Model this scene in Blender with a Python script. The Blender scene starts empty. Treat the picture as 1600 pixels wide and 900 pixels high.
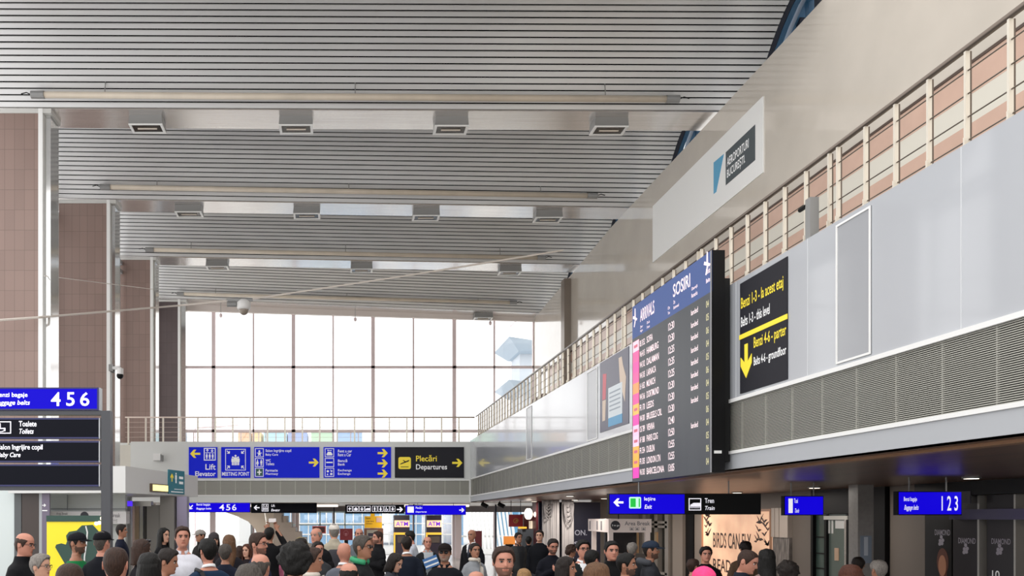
import bpy, bmesh, math, random
from mathutils import Vector, Matrix, noise

C = bpy.context.scene.collection
scene = bpy.context.scene
random.seed(7)
PI = math.pi

# ------------------------------------------------------------------ camera, sky, exposure
F, CX, CY, H0 = 1300.0, 533.0, 809.0, 2.05          # focal length (px), principal point, eye height
cam_d = bpy.data.cameras.new('camera')
cam = bpy.data.objects.new('camera', cam_d)
C.objects.link(cam)
cam.location = (0, 0, H0)
cam.rotation_euler = (PI / 2, 0, 0)
cam_d.sensor_width = 36
cam_d.lens = 36 * F / 1600
cam_d.shift_x = (800 - CX) / 1600
cam_d.shift_y = (CY - 450) / 1600
cam_d.clip_end = 400
scene.camera = cam

world = bpy.data.worlds.new('overcast_sky')
scene.world = world
world.use_nodes = True
wn = world.node_tree.nodes
wn['Background'].inputs[0].default_value = (1.0, 0.99, 0.985, 1)
wn['Background'].inputs[1].default_value = 2.0

scene.view_settings.view_transform = 'Standard'
scene.view_settings.look = 'None'
scene.view_settings.gamma = 1
scene.view_settings.use_curve_mapping = False
scene.view_settings.exposure = 0.0


# ------------------------------------------------------------------ measuring helpers
def Xp(px, Y): return (px - CX) * Y / F
def Zp(py, Y): return H0 + (CY - py) * Y / F
def Yx(px, X): return X * F / (px - CX)


# ------------------------------------------------------------------ materials
def lin(c):
    if isinstance(c, str):
        c = tuple(int(c[i:i + 2], 16) / 255 for i in (0, 2, 4))
    return tuple((v / 12.92 if v <= .04045 else ((v + .055) / 1.055) ** 2.4) for v in c)


_mats = {}


def mat(name, col, rough=.5, metal=0., emit=0., spec=.5, noise_amt=0., noise_scale=8., bump=0., stretch=None, coat=0., glow=None):
    if name in _mats:
        return _mats[name]
    m = bpy.data.materials.new(name)
    m.use_nodes = True
    nt = m.node_tree
    b = nt.nodes['Principled BSDF']
    c = lin(col)
    b.inputs['Base Color'].default_value = (*c, 1)
    b.inputs['Roughness'].default_value = rough
    b.inputs['Metallic'].default_value = metal
    b.inputs['Specular IOR Level'].default_value = spec
    if coat:
        b.inputs['Coat Weight'].default_value = coat
        b.inputs['Coat Roughness'].default_value = .06
    if emit:
        b.inputs['Emission Color'].default_value = (*(lin(glow) if glow else c), 1)
        b.inputs['Emission Strength'].default_value = emit
    if noise_amt or bump:
        tc = nt.nodes.new('ShaderNodeTexCoord')
        mp = nt.nodes.new('ShaderNodeMapping')
        nz = nt.nodes.new('ShaderNodeTexNoise')
        nz.inputs['Scale'].default_value = noise_scale
        nz.inputs['Detail'].default_value = 4
        if stretch:
            mp.inputs['Scale'].default_value = stretch
        nt.links.new(tc.outputs['Object'], mp.inputs[0])
        nt.links.new(mp.outputs[0], nz.inputs['Vector'])
        if noise_amt:
            mr = nt.nodes.new('ShaderNodeMapRange')
            mr.inputs['From Min'].default_value = .3
            mr.inputs['From Max'].default_value = .7
            mr.inputs['To Min'].default_value = 1 - noise_amt
            mr.inputs['To Max'].default_value = 1 + noise_amt
            nt.links.new(nz.outputs[0], mr.inputs[0])
            hs = nt.nodes.new('ShaderNodeHueSaturation')
            hs.inputs['Color'].default_value = (*c, 1)
            nt.links.new(mr.outputs[0], hs.inputs['Value'])
            nt.links.new(hs.outputs[0], b.inputs['Base Color'])
            if emit:
                nt.links.new(hs.outputs[0], b.inputs['Emission Color'])
        if bump:
            bp = nt.nodes.new('ShaderNodeBump')
            bp.inputs['Strength'].default_value = bump
            bp.inputs['Distance'].default_value = .02
            nt.links.new(nz.outputs[0], bp.inputs['Height'])
            nt.links.new(bp.outputs[0], b.inputs['Normal'])
    _mats[name] = m
    return m


def mat_bricks(name, col, mortar, bw, bh, size, rough=.4, axis='xz', squash=0.):
    m = mat(name, col, rough)
    nt = m.node_tree
    b = nt.nodes['Principled BSDF']
    tc = nt.nodes.new('ShaderNodeTexCoord')
    sp = nt.nodes.new('ShaderNodeSeparateXYZ')
    cb = nt.nodes.new('ShaderNodeCombineXYZ')
    nt.links.new(tc.outputs['Object'], sp.inputs[0])
    nt.links.new(sp.outputs[{'x': 0, 'y': 1}[axis[0]]], cb.inputs[0])
    nt.links.new(sp.outputs[2], cb.inputs[1])
    br = nt.nodes.new('ShaderNodeTexBrick')
    br.offset = 0
    br.inputs['Color1'].default_value = (*lin(col), 1)
    br.inputs['Color2'].default_value = (*[v * .9 for v in lin(col)], 1)
    br.inputs['Mortar'].default_value = (*lin(mortar), 1)
    br.inputs['Scale'].default_value = 1
    br.inputs['Mortar Size'].default_value = size
    br.inputs['Brick Width'].default_value = bw
    br.inputs['Row Height'].default_value = bh
    nt.links.new(cb.outputs[0], br.inputs['Vector'])
    nt.links.new(br.outputs[0], b.inputs['Base Color'])
    return m


def mat_glass(name, tint=(1, 1, 1), gloss=.08):
    m = bpy.data.materials.new(name)
    m.use_nodes = True
    nt = m.node_tree
    nt.nodes.remove(nt.nodes['Principled BSDF'])
    t = nt.nodes.new('ShaderNodeBsdfTransparent')
    t.inputs[0].default_value = (*tint, 1)
    g = nt.nodes.new('ShaderNodeBsdfGlossy')
    g.inputs['Roughness'].default_value = .03
    mx = nt.nodes.new('ShaderNodeMixShader')
    mx.inputs[0].default_value = gloss
    nt.links.new(t.outputs[0], mx.inputs[1])
    nt.links.new(g.outputs[0], mx.inputs[2])
    nt.links.new(mx.outputs[0], nt.nodes['Material Output'].inputs[0])
    return m


# ------------------------------------------------------------------ object helpers
def tag(o, label=None, cat=None, group=None, kind=None):
    for k, v in (('label', label), ('category', cat), ('group', group), ('kind', kind)):
        if v:
            o[k] = v
    return o


def thing(name, label, cat, loc=(0, 0, 0), group=None):
    o = bpy.data.objects.new(name, None)
    o.empty_display_size = .1
    C.objects.link(o)
    o.location = loc
    return tag(o, label, cat, group)


class Surf:
    """a flat face in the place: u, v run along it, n points out of it"""
    def __init__(s, o, u, v, n):
        s.o, s.u, s.v, s.n = Vector(o), Vector(u), Vector(v), Vector(n)

    def p(s, a, b, d=0):
        return s.o + s.u * a + s.v * b + s.n * d


def front(Y): return Surf((0, Y, 0), (1, 0, 0), (0, 0, 1), (0, -1, 0))      # faces -Y: u = X, v = Z
def side(X): return Surf((X, 0, 0), (0, -1, 0), (0, 0, 1), (-1, 0, 0))       # faces -X: u = -Y, v = Z


class MB:
    def __init__(s):
        s.bm = bmesh.new()
        s.mi = 0

    def face(s, pts, mi=None):
        f = s.bm.faces.new([s.bm.verts.new(p) for p in pts])
        f.material_index = s.mi if mi is None else mi
        return f

    def box(s, x0, x1, y0, y1, z0, z1):
        v = [s.bm.verts.new((x, y, z)) for z in (z0, z1) for y in (y0, y1) for x in (x0, x1)]
        for q in ((0, 2, 3, 1), (4, 5, 7, 6), (0, 1, 5, 4), (2, 6, 7, 3), (0, 4, 6, 2), (1, 3, 7, 5)):
            s.bm.faces.new([v[i] for i in q]).material_index = s.mi
        return s

    def hexa(s, lo, hi):
        """lo, hi: four corner points each, in the same turn"""
        a = [s.bm.verts.new(p) for p in lo]
        b = [s.bm.verts.new(p) for p in hi]
        fs = [s.bm.faces.new(a[::-1]), s.bm.faces.new(b)]
        n = len(a)
        for i in range(n):
            fs.append(s.bm.faces.new((a[i], a[(i + 1) % n], b[(i + 1) % n], b[i])))
        for f in fs:
            f.material_index = s.mi
        return s

    def prism(s, sf, poly, d0, d1):
        return s.hexa([sf.p(a, b, d0) for a, b in poly], [sf.p(a, b, d1) for a, b in poly])

    def rect(s, sf, u0, u1, v0, v1, d0, d1):
        return s.prism(sf, [(u0, v0), (u1, v0), (u1, v1), (u0, v1)], d0, d1)

    def rrect(s, sf, u0, u1, v0, v1, d0, d1, r):
        pts = []
        for cx, cy, a0 in ((u1 - r, v1 - r, 0), (u0 + r, v1 - r, 90), (u0 + r, v0 + r, 180), (u1 - r, v0 + r, 270)):
            for k in range(5):
                a = math.radians(a0 + k * 22.5)
                pts.append((cx + r * math.cos(a), cy + r * math.sin(a)))
        return s.prism(sf, pts, d0, d1)

    def outline(s, sf, u0, u1, v0, v1, d0, d1, t):
        s.rect(sf, u0, u1, v1 - t, v1, d0, d1)
        s.rect(sf, u0, u1, v0, v0 + t, d0, d1)
        s.rect(sf, u0, u0 + t, v0 + t, v1 - t, d0, d1)
        s.rect(sf, u1 - t, u1, v0 + t, v1 - t, d0, d1)
        return s

    def disc(s, sf, u, v, r, d0, d1, n=14, rv=None):
        return s.prism(sf, [(u + r * math.cos(2 * PI * k / n), v + (rv or r) * math.sin(2 * PI * k / n)) for k in range(n)], d0, d1)

    def arrow(s, sf, u, v, r, d0, d1, ang=0):
        """block arrow of half-size r centred on u, v; ang 0 points along +u"""
        base = [(-1, -.2), (.2, -.2), (-.2, -.8), (.25, -.8), (1, 0), (.25, .8), (-.2, .8), (.2, .2), (-1, .2)]
        ca, sa = math.cos(ang), math.sin(ang)
        return s.prism(sf, [(u + r * (x * ca - y * sa), v + r * (x * sa + y * ca)) for x, y in base], d0, d1)

    def figure(s, sf, u, v, h, d0, d1, skirt=False):
        """a pictogram of a standing figure, h tall, feet at v"""
        s.disc(sf, u, v + .88 * h, .1 * h, d0, d1, 10)
        if skirt:
            s.prism(sf, [(u - .24 * h, v + .28 * h), (u + .24 * h, v + .28 * h), (u + .1 * h, v + .75 * h), (u - .1 * h, v + .75 * h)], d0, d1)
        else:
            s.rect(sf, u - .16 * h, u + .16 * h, v + .36 * h, v + .75 * h, d0, d1)
        s.rect(sf, u - .11 * h, u - .015 * h, v, v + .4 * h, d0, d1)
        s.rect(sf, u + .015 * h, u + .11 * h, v, v + .4 * h, d0, d1)
        return s

    def tube(s, pts, r, n=8, cap=True, closed=False):
        pts = [Vector(p) for p in pts]
        rs = r if isinstance(r, (list, tuple)) else [r] * len(pts)
        rings = []
        for i, p in enumerate(pts):
            a = pts[(i - 1) % len(pts)] if (i or closed) else p
            b = pts[(i + 1) % len(pts)] if (i < len(pts) - 1 or closed) else p
            t = (b - a).normalized()
            ref = Vector((0, 0, 1)) if abs(t.z) < .95 else Vector((0, 1, 0))
            e1 = t.cross(ref).normalized()
            e2 = t.cross(e1)
            rings.append([s.bm.verts.new(p + (e1 * math.cos(2 * PI * k / n) + e2 * math.sin(2 * PI * k / n)) * rs[i]) for k in range(n)])
        m = len(rings)
        for i in range(m if closed else m - 1):
            A, B = rings[i], rings[(i + 1) % m]
            for k in range(n):
                s.bm.faces.new((A[k], A[(k + 1) % n], B[(k + 1) % n], B[k])).material_index = s.mi
        if cap and not closed:
            s.bm.faces.new(rings[0][::-1]).material_index = s.mi
            s.bm.faces.new(rings[-1]).material_index = s.mi
        return s

    def loft(s, rings, cap=True):
        R = [[s.bm.verts.new(p) for p in ring] for ring in rings]
        n = len(R[0])
        for A, B in zip(R, R[1:]):
            for k in range(n):
                s.bm.faces.new((A[k], A[(k + 1) % n], B[(k + 1) % n], B[k])).material_index = s.mi
        if cap:
            s.bm.faces.new(R[0][::-1]).material_index = s.mi
            s.bm.faces.new(R[-1]).material_index = s.mi
        return s

    def ball(s, c, rx, ry=None, rz=None, nu=12, nv=8):
        ry = ry or rx
        rz = rz or rx
        c = Vector(c)
        rings = []
        for i in range(1, nv):
            a = PI * i / nv
            rings.append([c + Vector((rx * math.sin(a) * math.cos(2 * PI * k / nu), ry * math.sin(a) * math.sin(2 * PI * k / nu), -rz * math.cos(a))) for k in range(nu)])
        return s.loft(rings)

    def text(s, sf, body, u0, u1, v0, v1, d=.003, italic=False, th=.002):
        """lettering that fills the box u0..u1, v0..v1 on the face"""
        for v, f in text_polys(body):
            xs = [p[0] for p in v]
            ys = [p[1] for p in v]
            x0, x1, y0, y1 = min(xs), max(xs), min(ys), max(ys)
            sx, sy = (u1 - u0) / max(x1 - x0, 1e-6), (v1 - v0) / max(y1 - y0, 1e-6)
            vs = []
            for x, y in v:
                b = v0 + (y - y0) * sy
                a = u0 + (x - x0) * sx + ((b - (v0 + v1) / 2) * .18 if italic else 0)
                vs.append(s.bm.verts.new(sf.p(a, b, d)))
            for q in f:
                if len(set(q)) < 3:
                    continue
                try:
                    s.bm.faces.new([vs[i] for i in q]).material_index = s.mi
                except ValueError:
                    pass
        return s

    def build(s, name, m, parent=None, smooth=False, label=None, fixn=True):
        if fixn:
            bmesh.ops.recalc_face_normals(s.bm, faces=s.bm.faces)
        me = bpy.data.meshes.new(name)
        s.bm.to_mesh(me)
        s.bm.free()
        for x in (m if isinstance(m, (list, tuple)) else [m]):
            me.materials.append(x)
        if smooth:
            me.polygons.foreach_set('use_smooth', [True] * len(me.polygons))
        o = bpy.data.objects.new(name, me)
        C.objects.link(o)
        if parent is not None:
            o.parent = parent
            root = parent
            off = Vector(parent.get('_off', (0, 0, 0)))
            if parent.type == 'EMPTY':
                off = Vector(parent.location)
                o.matrix_parent_inverse = Matrix.Translation(-off)
            else:
                # a sub-part: its parent's mesh is already in place
                o.matrix_parent_inverse = Matrix.Identity(4)
        if label:
            o['label'] = label
        return o


_txt = {}


def text_polys(body):
    if body in _txt:
        return _txt[body]
    cu = bpy.data.curves.new('lettering', 'FONT')
    cu.body = body
    cu.size = 1
    cu.resolution_u = 3
    cu.offset = .012
    ob = bpy.data.objects.new('lettering', cu)
    C.objects.link(ob)
    dg = bpy.context.evaluated_depsgraph_get()
    me = bpy.data.meshes.new_from_object(ob.evaluated_get(dg))
    out = [([(v.co.x, v.co.y) for v in me.vertices], [tuple(p.vertices) for p in me.polygons])]
    bpy.data.objects.remove(ob)
    bpy.data.curves.remove(cu)
    bpy.data.meshes.remove(me)
    _txt[body] = out
    return out


def struct(name, mb, m, label=None, cat=None, smooth=False):
    o = mb.build(name, m, smooth=smooth)
    o['kind'] = 'structure'
    return tag(o, label, cat)


# ------------------------------------------------------------------ palette
M_slat = mat('brushed_slat', 'd4d4d4', .35, .25, noise_amt=.05, noise_scale=1.2, stretch=(.3, 3, 3))
M_gap = mat('slat_gap', '060607', .95, spec=.05)
M_beam = mat('beam_cladding', 'e4e0dd', .22, .85, noise_amt=.10, noise_scale=3, stretch=(.15, 9, 9))
M_stone = mat('beige_stone', 'c6beb3', .16, noise_amt=.05, noise_scale=.8, coat=1.0)
M_pink = mat('salmon_stone', 'c2a494', .2, noise_amt=.05, noise_scale=2)
M_light_stone = mat('pale_stone', 'cfcbc0', .2)
M_trim_dark = mat('dark_trim', '4a3b33', .5)
M_fascia = mat('fascia_panel', 'b3b6bb', .2, .0, noise_amt=.03, noise_scale=.5, coat=.8)
M_flange = mat('fascia_flange', 'adb0b4', .35)
M_white = mat('white_paint', 'e8e8e6', .45)
M_grille_dark = mat('grille_shadow', '22211f', .9)
M_grille = mat('grille_louvre', 'aeada4', .5, .2)
M_steel = mat('stainless_steel', 'd0cdc6', .25, .85)
M_rail = mat('rail_tube', '6e645c', .3, .8)
M_post = mat('cream_post', 'ddd6c8', .35, .3)
M_soffit = mat('dark_metal_soffit', '6e5244', .32, .3, noise_amt=.25, noise_scale=2, stretch=(4, .25, 1))
M_floor = mat('polished_floor', '9c9b9a', .18, noise_amt=.06, noise_scale=1.2)
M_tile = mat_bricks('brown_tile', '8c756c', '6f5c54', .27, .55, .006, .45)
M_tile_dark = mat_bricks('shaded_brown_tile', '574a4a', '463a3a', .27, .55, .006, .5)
M_mirror = mat('mirror_cladding', 'd6d6d4', .12, .9)
M_black = mat('black_casing', '08080a', .5, spec=.2)
M_blackgloss = mat('black_glass', '0a0a0e', .4, spec=.2)
M_mullion = mat('mauve_mullion', 'e6d6d8', .5)
M_glass = mat_glass('window_glass')
M_glass_dark = mat_glass('smoked_glass', (.35, .4, .4), .15)
M_frame_blue = mat('blue_steel', '2f5878', .45)
M_navy = mat('navy_steel', '10182a', .5)
M_blue_lit = mat('lit_blue_panel', '050028', .6, emit=.9, spec=.1, glow='1404e4')
M_blue_sign = mat('blue_sign_face', '1420b4', .6, emit=.4, spec=.12)
M_sign_black = mat('charcoal_sign_face', '26262c', .5, spec=.15)
M_sign_dark = mat('dark_navy_sign_face', '080a16', .5, spec=.12)
M_letter = mat('white_lettering', 'f4f2fb', .5, emit=.75)
M_letter_soft = mat('white_print', 'f2f2f2', .5, emit=.12)
M_yellow = mat('yellow_print', 'f4dc3a', .5, emit=.12)
M_ink = mat('dark_print', '30303a', .5)
# ------------------------------------------------------------------ the hall: main measures
XL, XF, XR, XW, XE = -8.0, 5.18, 5.45, 10.1, 11.2        # pier faces, balcony fascia, rail, upper wall, ceiling edge
YB, YW = 33.33, 43.6                                    # bridge fascia, far glass wall
Z_TOP, Z_GT, Z_GB, Z_SOF = H0 + 3.1, H0 + 1.56, H0 + .885, H0 + .645
BEAMS = [(16.2, 11.15, 11.1), (22.7, 11.15, 11.07), (29.2, 11.15, 10.87), (35.6, 11.15, 10.83), (42.5, 11.15, 10.45)]
BW = 1.1


def tilt(k, x):
    _, a, b = BEAMS[k]
    return H0 + a + (b - a) * (x - XL) / (10 - XL)


# floor
mb = MB(); mb.box(-14, 24, -12, 90, -.1, 0)
struct('floor', mb, M_floor)

# roof: cross beams and the slatted vaults between them
for k, (Y, a, b) in enumerate(BEAMS):
    if k == 0:
        continue
    mb = MB()
    xs = (-11.0, XE + 1.4)
    lo = [(xs[0], Y, tilt(k, xs[0])), (xs[1], Y, tilt(k, xs[1])), (xs[1], Y + BW, tilt(k, xs[1])), (xs[0], Y + BW, tilt(k, xs[0]))]
    mb.hexa(lo, [(x, y, z + .35) for x, y, z in lo])
    o = struct('ceiling_beam', mb, M_beam)

RISE = 2.0
for k in range(1, 5):
    Ya, Yb = BEAMS[k - 1][0] + BW, BEAMS[k][0]
    span = Yb - Ya

    def prof(t, x):
        base = tilt(k - 1, x) * (1 - t) + tilt(k, x) * t
        return Ya + span * t, base + 4 * RISE * t * (1 - t)
    # arc-length samples
    N = 400
    pts = [prof(i / N, 0) for i in range(N + 1)]
    L = [0]
    for p, q in zip(pts, pts[1:]):
        L.append(L[-1] + math.dist(p, q))
    pitch = .158
    n = int(L[-1] / pitch)
    pitch = L[-1] / n

    def at(s):
        lo, hi = 0, N
        while hi - lo > 1:
            m = (lo + hi) // 2
            if L[m] <= s:
                lo = m
            else:
                hi = m
        return (lo + (s - L[lo]) / max(L[hi] - L[lo], 1e-9)) / N
    mb = MB()
    x0, x1 = -11.0, XE
    xs = [x0, -4, 0, 4, 8, x1]
    for i in range(n):
        t0, t1 = at(i * pitch), at(i * pitch + pitch * .70)
        for xa, xb in zip(xs, xs[1:]):
            q = []
            for t, x in ((t0, xa), (t0, xb), (t1, xb), (t1, xa)):
                y, z = prof(t, x)
                q.append((x, y, z))
            mb.hexa(q, [(x, y, z + .02) for x, y, z in q])
    mb.mi = 1
    m_ = 24
    for i in range(m_):
        q = []
        for t, x in ((i / m_, x0), (i / m_, x1), ((i + 1) / m_, x1), ((i + 1) / m_, x0)):
            y, z = prof(t, x)
            q.append((x, y, z + .09))
        mb.hexa(q, [(x, y, z + .1) for x, y, z in q])
    struct('ceiling', mb, [M_slat, M_gap])

    # clerestory lunette beyond the ceiling edge: blue steel and glass
    mb = MB()
    for xx, w, mi in ((XE + .02, .10, 1), (XE + .14, .14, 0), (XE + .40, .2, 0), (XE + 1.2, .12, 1)):
        mb.mi = mi
        for i in range(12):
            ta, tb = i / 12, (i + 1) / 12
            ya, za = prof(ta, XE)
            yb, zb = prof(tb, XE)
            lo = [(xx, ya, za), (xx + w, ya, za), (xx + w, yb, zb), (xx, yb, zb)]
            mb.hexa(lo, [(x, y, z + .35) for x, y, z in lo])
    mb.mi = 0
    zb0 = H0 + 10.5
    for j, yy in enumerate([Ya + span * (.2 + .075 * q) for q in range(9)]):
        t = (yy - Ya) / span
        _, zt = prof(t, XE)
        mb.mi = j % 2
        mb.box(XE + .45, XE + .6, yy - .085, yy + .085, zb0, zt + .2)
    mb.mi = 1
    mb.box(XE + .5, XE + .7, Ya, Yb, zb0, zb0 + .45)
    wobj = struct('window_%d' % (k + 1), mb, [M_frame_blue, M_navy])
    mb = MB()
    mb.box(XE + 1.32, XE + 1.34, Ya, Yb, zb0, zb0 + 4)
    mb.build('window_pane', M_glass, wobj)

# upper right wall: a partition standing behind the balcony, its top meeting the beams
mb = MB()
zt = lambda y: min(H0 + 10.87, H0 + 10.87 - max(0, y - 31) * .036)
ys = [-2, 10, 20, 27, 31, 35.6, 42.5, 44]
F_ = Z_TOP - .1
for a, b in zip(ys, ys[1:]):
    lo = [(XW, a, F_), (XW + .25, a, F_), (XW + .25, b, F_), (XW, b, F_)]
    hi = [(XW, a, zt(a)), (XW + .25, a, zt(a)), (XW + .25, b, zt(b)), (XW, b, zt(b))]
    mb.hexa(lo, hi)
wall_r = struct('wall_right', mb, M_stone)
# bands of salmon and pale stone along its foot
mb = MB(); mb.box(XW - .03, XW, -2, YW - 1, H0 + 7.26, H0 + 7.31)
struct('trim_1', mb, M_trim_dark)
for i, (za, zb_) in enumerate(((6.78, 7.26), (5.82, 6.32), (4.9, 5.36), (3.4, 3.96))):
    mb = MB(); mb.box(XW - .012, XW, -2, 40.3, H0 + za, H0 + zb_)
    struct('trim_%d' % (i + 2), mb, M_pink)
for i, (za, zb_) in enumerate(((6.32, 6.78), (5.36, 5.82), (3.96, 4.9))):
    mb = MB(); mb.box(XW - .010, XW, -2, 40.3, H0 + za, H0 + zb_)
    struct('trim_%d' % (i + 6), mb, M_light_stone)
# brown pilaster on that wall
yp = Yx(890, XW)
mb = MB(); mb.box(XW - .3, XW, yp - .25, yp + .3, Z_TOP, zt(yp) - .15)
struct('pilaster', mb, mat('bronze_cladding', '857a70', .35, .3))

# far glass wall
def mullions(xs, z0, z1, y, w, d, m, name, parent):
    for x in xs:
        mb = MB(); mb.box(x - w / 2, x + w / 2, y, y + d, z0, z1)
        mb.build(name, m, parent)

ZWT = Zp(478, YW)
xl, xr = Xp(281, YW), Xp(834, YW)
win = bpy.data.objects.new('window_1', None); C.objects.link(win); win['kind'] = 'structure'
win.location = (0, YW, 0)
mullions([Xp(p, YW) for p in (333.5, 458.5, 583, 710)], 0, ZWT + .4, YW, .19, .14, M_mullion, 'window_mullion', win)
mullions([Xp(p, YW) for p in (283, 396, 520.5, 646, 772.5, 834)], 0, ZWT + .4, YW, .085, .1, M_mullion, 'window_mullion', win)
for py, h in ((573.5, .13), (673.5, .15), (776, .12), (484, .1)):
    mb = MB(); mb.box(xl, xr, YW, YW + .1, Zp(py, YW) - h / 2, Zp(py, YW) + h / 2)
    mb.build('window_transom', M_mullion, win)
mb = MB(); mb.box(xl, xr, YW + .05, YW + .06, 0, ZWT + .4)
mb.build('window_pane', M_glass, win)
mullions([Xp(p, YW) for p in (302, 308, 364, 376, 404, 415, 431, 548, 560)], H0 + .9, Zp(673, YW), YW + .08, .05, .05, M_mullion, 'window_bar', win)

# header strip under the last beam (pale blind box)
mb = MB(); mb.hexa([(xl - 1, YW - .2, tilt(4, xl) - .32), (XW, YW - .2, tilt(4, XW) - .2), (XW, YW, tilt(4, XW) - .2), (xl - 1, YW, tilt(4, xl) - .32)],
                   [(xl - 1, YW - .2, tilt(4, xl) + .3), (XW, YW - .2, tilt(4, XW) + .3), (XW, YW, tilt(4, XW) + .3), (xl - 1, YW, tilt(4, xl) + .3)])
struct('trim_9', mb, mat('pale_header', 'd8cfca', .5))

# piers on the left
PX = [(-80, 60.5, 77), (92, 167, 177.5), (180, 235, 241), (243, 278, 283)]
for i, (pa, pb, pc) in enumerate(PX):
    Y = BEAMS[i + 1][0]
    xa, xb = Xp(pa, Y), Xp(pb, Y)
    dep = .75 if i < 3 else .55
    zt_ = tilt(i + 1, XL)
    zlow = 0 if i else 3.05
    mb = MB(); mb.box(xa, xb, Y, Y + dep, zlow, zt_)
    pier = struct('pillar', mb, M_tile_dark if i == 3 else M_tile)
    xs_ = Xp(pc, Y + dep)
    mb = MB(); mb.box(xb, xb + .12, Y - .04, Y + .1, zlow, zt_)
    mb.build('corner_strip', M_white, pier)
    mb = MB(); mb.box(xb, XL + .04, Y + .1, Y + dep, zlow, zt_)
    mb.build('side_cladding', M_mirror, pier)
    mb = MB(); mb.box(xa - .1, XL + .1, Y - .03, Y + dep, zt_ - .12, zt_)
    mb.build('pillar_head', mat('pale_capital', 'c9c8c4', .4), pier)
Y = BEAMS[1][0]
mb = MB(); mb.box(Xp(32, Y), Xp(60, Y), Y + .1, Y + .7, 0, 3.05)
struct('pillar', mb, mat('dark_brown_cladding', '3c312d', .4))
mb = MB(); mb.box(Xp(60, Y), Xp(65, Y), Y + .05, Y + .7, 0, 3.05)
struct('pillar', mb, M_flange)
mb = MB(); mb.box(Xp(20, Y), Xp(31, Y), Y + .1, Y + .3, 0, 3.05)
struct('pillar', mb, mat('grey_frame', '55585a', .4))
mb = MB(); mb.box(Xp(-60, Y), Xp(20, Y), Y + .15, Y + .2, 0, 3.05)
struct('partition_left', mb, mat('frosted_panel', 'cfd8d8', .3))
# glazed side wall between the piers
for i in range(3):
    ya, yb = BEAMS[i + 1][0] + .75, BEAMS[i + 2][0]
    xg = Xp(82, 29.2) if i == 0 else XL - 1.4
    mb = MB()
    mb.box(xg - .06, xg + .06, yb - .5, yb - .38, 3.1, H0 + 11)
    for zz in (3.1, Zp(345, 29.2), H0 + 10.8):
        mb.box(xg - .05, xg + .05, ya, yb, zz, zz + .15)
    wl = struct('window_%d' % (6 + i), mb, M_flange)
    mb = MB(); mb.box(xg - .01, xg + .01, ya, yb, 3.1, H0 + 11)
    mb.build('window_pane', M_glass, wl)
# narrow pale upright seen between the first two piers
mb = MB(); mb.box(Xp(79, 29.9), Xp(91, 29.9), 29.9, 30.1, 3.1, H0 + 11)
struct('trim_10', mb, mat('pale_upright', 'dfe3e2', .3))


# ------------------------------------------------------------------ balcony on the right
def long_box(name, xa, xb, ya, yb, za, zb, m):
    mb = MB(); mb.box(xa, xb, ya, yb, za, zb)
    return struct(name, mb, m)

long_box('balcony_panel', XF, XF + .2, 0, YB + .1, Z_GT, Z_TOP, M_fascia)
long_box('balcony_flange', XF, XF + .2, 0, YB + .1, Z_SOF, Z_GB - .035, M_flange)
long_box('balcony_trim', XF - .02, XF + .1, 0, YB, Z_GT - .035, Z_GT + .012, M_white)
long_box('balcony_trim', XF - .02, XF + .1, 0, YB, Z_GB - .04, Z_GB, M_white)
long_box('balcony_floor_slab', XF + .2, XW + 3, -2, YW - 2, Z_TOP - .25, Z_TOP - .1, M_light_stone)
mb = MB()
mb.box(XF + .12, XF + .16, 0, YB, Z_GB, Z_GT - .03)
mb.mi = 1
nl = 35
for i in range(nl):
    z = Z_GB + (Z_GT - .035 - Z_GB) * (i + .5) / nl
    mb.box(XF + .012, XF + .02, 0, YB, z - .005, z + .0038)
y = .6
while y < YB:
    mb.box(XF + .021, XF + .04, y - .008, y + .008, Z_GB, Z_GT - .035)
    y += .6
o = struct('balcony_grille', mb, [M_grille_dark, M_grille])
# joints and framed hatch panels
mb = MB()
sf = side(XF)
for p in (1502, 1262, 1150):
    yy = Yx(p, XF)
    mb.rect(sf, -yy - .004, -yy + .004, Z_GT + .02, Z_TOP, -.002, .002)
struct('trim_11', mb, mat('panel_joint', 'd5d8da', .4))
M_hatch = mat('hatch_panel', '9fa1a5', .25, coat=.3)
for i, (p0, p1) in enumerate(((1308, 1362), (823, 831), (918, 934))):
    ya, yb = Yx(p1, XF), Yx(p0, XF)
    t = thing('access_hatch', ['tall grey framed hatch panel beside the yellow and black belt sign', 'slim framed hatch in the glossy fascia close to the bridge',
                               'narrow framed hatch panel beside the dark poster'][i], 'hatch', (XF, yb, Z_GT))
    zt_ = Z_TOP - .05
    mb = MB(); mb.rect(sf, -yb, -ya, Z_GT + .04, zt_, 0, .006)
    mb.build('panel', M_hatch, t)
    mb = MB(); mb.outline(sf, -yb, -ya, Z_GT + .04, zt_, .002, .016, .022)
    mb.build('frame', M_white, t)

# bridge across the far end
xa, xb = Xp(204, YB), XF
def bbox(name, x0, x1, y0, y1, z0, z1, m):
    return long_box(name, x0, x1, y0, y1, z0, z1, m)
ZB_TOP, ZB_GT, ZB_GB, ZB_SOF = Zp(690, YB), Zp(749.5, YB), Zp(774, YB), Zp(785, YB)
M_bfascia = mat('bridge_panel', 'd8dad7', .35)
bbox('bridge_panel', xa, xb, YB, YB + .2, ZB_GT, ZB_TOP, M_bfascia)
bbox('bridge_flange', xa, xb, YB, YB + .2, ZB_SOF, ZB_GB, M_bfascia)
bbox('bridge_trim', xa, xb + .02, YB - .03, YB + .05, ZB_GT - .04, ZB_GT + .01, M_white)
bbox('bridge_trim', xa, xb + .02, YB - .03, YB + .05, ZB_GB - .03, ZB_GB + .02, M_white)
bbox('bridge_trim', xb - .05, xb + .02, YB - .04, YB + .06, ZB_SOF, ZB_GT, M_white)
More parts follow.
